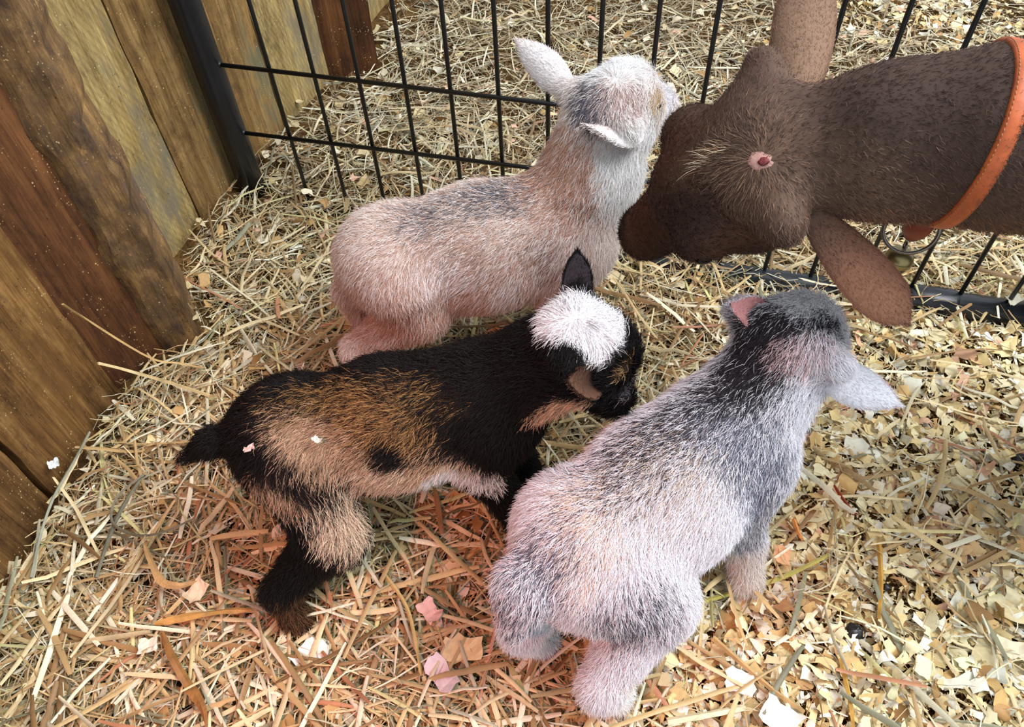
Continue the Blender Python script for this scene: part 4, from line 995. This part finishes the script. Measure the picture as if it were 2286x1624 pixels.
PELLETS = [
    ('round black dropping under the chin of the brown goat', (0.259, 0.8392, 0.012), 0.0058),
    ('black dropping left of the larger one under the chin of the brown goat', (0.2284, 0.8509, 0.008), 0.0048),
    ('black dropping between the white crown and the ear of the grey goat kid', (0.2627, 0.7026, 0.01), 0.0058),
    ('black dropping in the straw under the cheek of the brown goat', (0.2665, 0.7969, 0.008), 0.0052),
    ('black dropping on the shavings under the belly of the black goat kid', (-0.1597, 0.4217, 0.01), 0.006),
    ('black dropping half covered by shavings near the ear tip of the grey goat kid', (0.5559, 0.5941, 0.008), 0.0062),
    ('black crumbly manure lump on the shavings at lower right', (0.3399, 0.2707, 0.01), 0.0095),
    ('small black manure crumb beside the long tan stalk at lower right', (0.2482, 0.2499, 0.008), 0.0062),
    ('dark dropping in the shavings at the right edge of the picture', (0.6016, 0.4638, 0.01), 0.008),
    ('small black dropping below the tall golden stalk beside the manure lump', (0.3886, 0.3164, 0.01), 0.0045),
    ('black dropping in the reddish straw left of the tail of the grey goat kid', (-0.0283, 0.3582, 0.016), 0.0046),
]

def catmull(p, n):
    p = np.asarray(p, float); q = np.concatenate([[2 * p[0] - p[1]], p, [2 * p[-1] - p[-2]]])
    out = []
    for i in range(len(p) - 1):
        a, b, c, d = q[i:i + 4]
        for t in np.linspace(0, 1, n, endpoint=False):
            out.append(0.5 * (2 * b + (c - a) * t + (2 * a - 5 * b + 4 * c - d) * t ** 2 + (3 * b - a - 3 * c + d) * t ** 3))
    return np.array(out + [p[-1]])

for i, (name, label, cat, w, rgb, p) in enumerate(BLADES):
    q = catmull(p, 5); m = len(q); t = unit(np.gradient(q, axis=0)); rg = np.random.default_rng(500 + i)
    side = unit(np.cross(t, A(0, 0, 1))); up = np.cross(side, t); u = np.linspace(0, 1, m)
    leafy = name == 'dry_leaf'
    wd = w * 0.5 * (np.sin(np.pi * np.clip(u * 0.92 + 0.06, 0, 1)) ** 0.6 if leafy else 1 - 0.25 * u) * (1 + 0.06 * rg.normal(size=m))
    tw = (np.sin(u * 5.0 + i) * 0.7 if leafy else 0.25 * np.sin(u * 3 + i)); sd = side * np.cos(tw)[:, None] + up * np.sin(tw)[:, None]; nr = np.cross(sd, t)
    th = 0.0006 if leafy else w * 0.3; rd = w * (0.14 if leafy else 0.42)
    V = np.stack([q - sd * wd[:, None], q + nr * rd, q + sd * wd[:, None], q + nr * (rd - th) - nr * th], 1).reshape(-1, 3)
    F = [(a * 4 + k, a * 4 + (k + 1) % 4, (a + 1) * 4 + (k + 1) % 4, (a + 1) * 4 + k) for a in range(m - 1) for k in range(4)] + [(3, 2, 1, 0), tuple(4 * m - 4 + k for k in range(4))]
    C = np.repeat(lin(*rgb)[None] * (1 + 0.10 * rg.normal(size=(m, 1))), 4, 0)
    o = mesh_object(name, V, F, M['straw'], smooth=False, colors=np.clip(C, 0.01, 0.95))
    tag(shift_origin(o, q.mean(0)), label, cat)

for i, (name, label, sz, rgb, p, az) in enumerate(CHIPS):
    rg = np.random.default_rng(700 + i); gu, gv = 7, 5; V = []
    ca_, sa_ = math.cos(az), math.sin(az); cu = rg.uniform(0.3, 0.9)
    for layer in (0, 1):
        rg2 = np.random.default_rng(800 + i)
        for a in range(gu):
            for b in range(gv):
                u, v = a / (gu - 1) - 0.5, b / (gv - 1) - 0.5
                if a in (0, gu - 1): u += rg2.normal() * 0.05
                if b in (0, gv - 1): v += rg2.normal() * 0.07
                x, y = u * sz[0], v * sz[1]
                z = cu * (x * x) / sz[0] * 1.2 + 0.0008 * rg2.normal() + (0.0009 if layer else 0) + v * sz[1] * 0.25
                V.append((p[0] + x * ca_ - y * sa_, p[1] + x * sa_ + y * ca_, p[2] + z))
    F = []; n0 = gu * gv
    for a in range(gu - 1):
        for b in range(gv - 1):
            k = a * gv + b; F += [(k, k + 1, k + gv + 1, k + gv), (n0 + k, n0 + k + gv, n0 + k + gv + 1, n0 + k + 1)]
    edge = [b for b in range(gv)] + [a * gv + gv - 1 for a in range(1, gu)] + [(gu - 1) * gv + b for b in range(gv - 2, -1, -1)] + [a * gv for a in range(gu - 2, 0, -1)]
    for k in range(len(edge)):
        a, b = edge[k], edge[(k + 1) % len(edge)]; F.append((a, b, n0 + b, n0 + a))
    st_ = 0.5 + 0.5 * np.sin(np.arange(n0) // gv * 2.2) if 'striped' in label else np.ones(n0)
    C = lin(*rgb)[None] * (0.8 + 0.2 * np.tile(st_, 2)[:, None]) * (1 + 0.04 * rg.normal(size=(2 * n0, 1)))
    o = mesh_object(name, np.array(V), F, M['shaving'], smooth=False, colors=np.clip(C, 0.01, 0.95))
    tag(shift_origin(o, p), label, 'wood chip')

for i, (label, p, r) in enumerate(PELLETS):
    z = max(p[2], float(ground_h(np.array([p[0]]), np.array([p[1]]))[0]) + 0.010)
    amp = 0.35 if 'manure' in label else 0.12
    b = Parts().ball((p[0], p[1], z), (r * 1.2, r * 0.95, r * 0.85), n=14, m=9, fn=lump(amp, 60 + i))
    o = b.build('dropping' if amp < 0.3 else 'manure_lump', M['dropping'])
    tag(shift_origin(o, (p[0], p[1], z)), label, 'dropping')
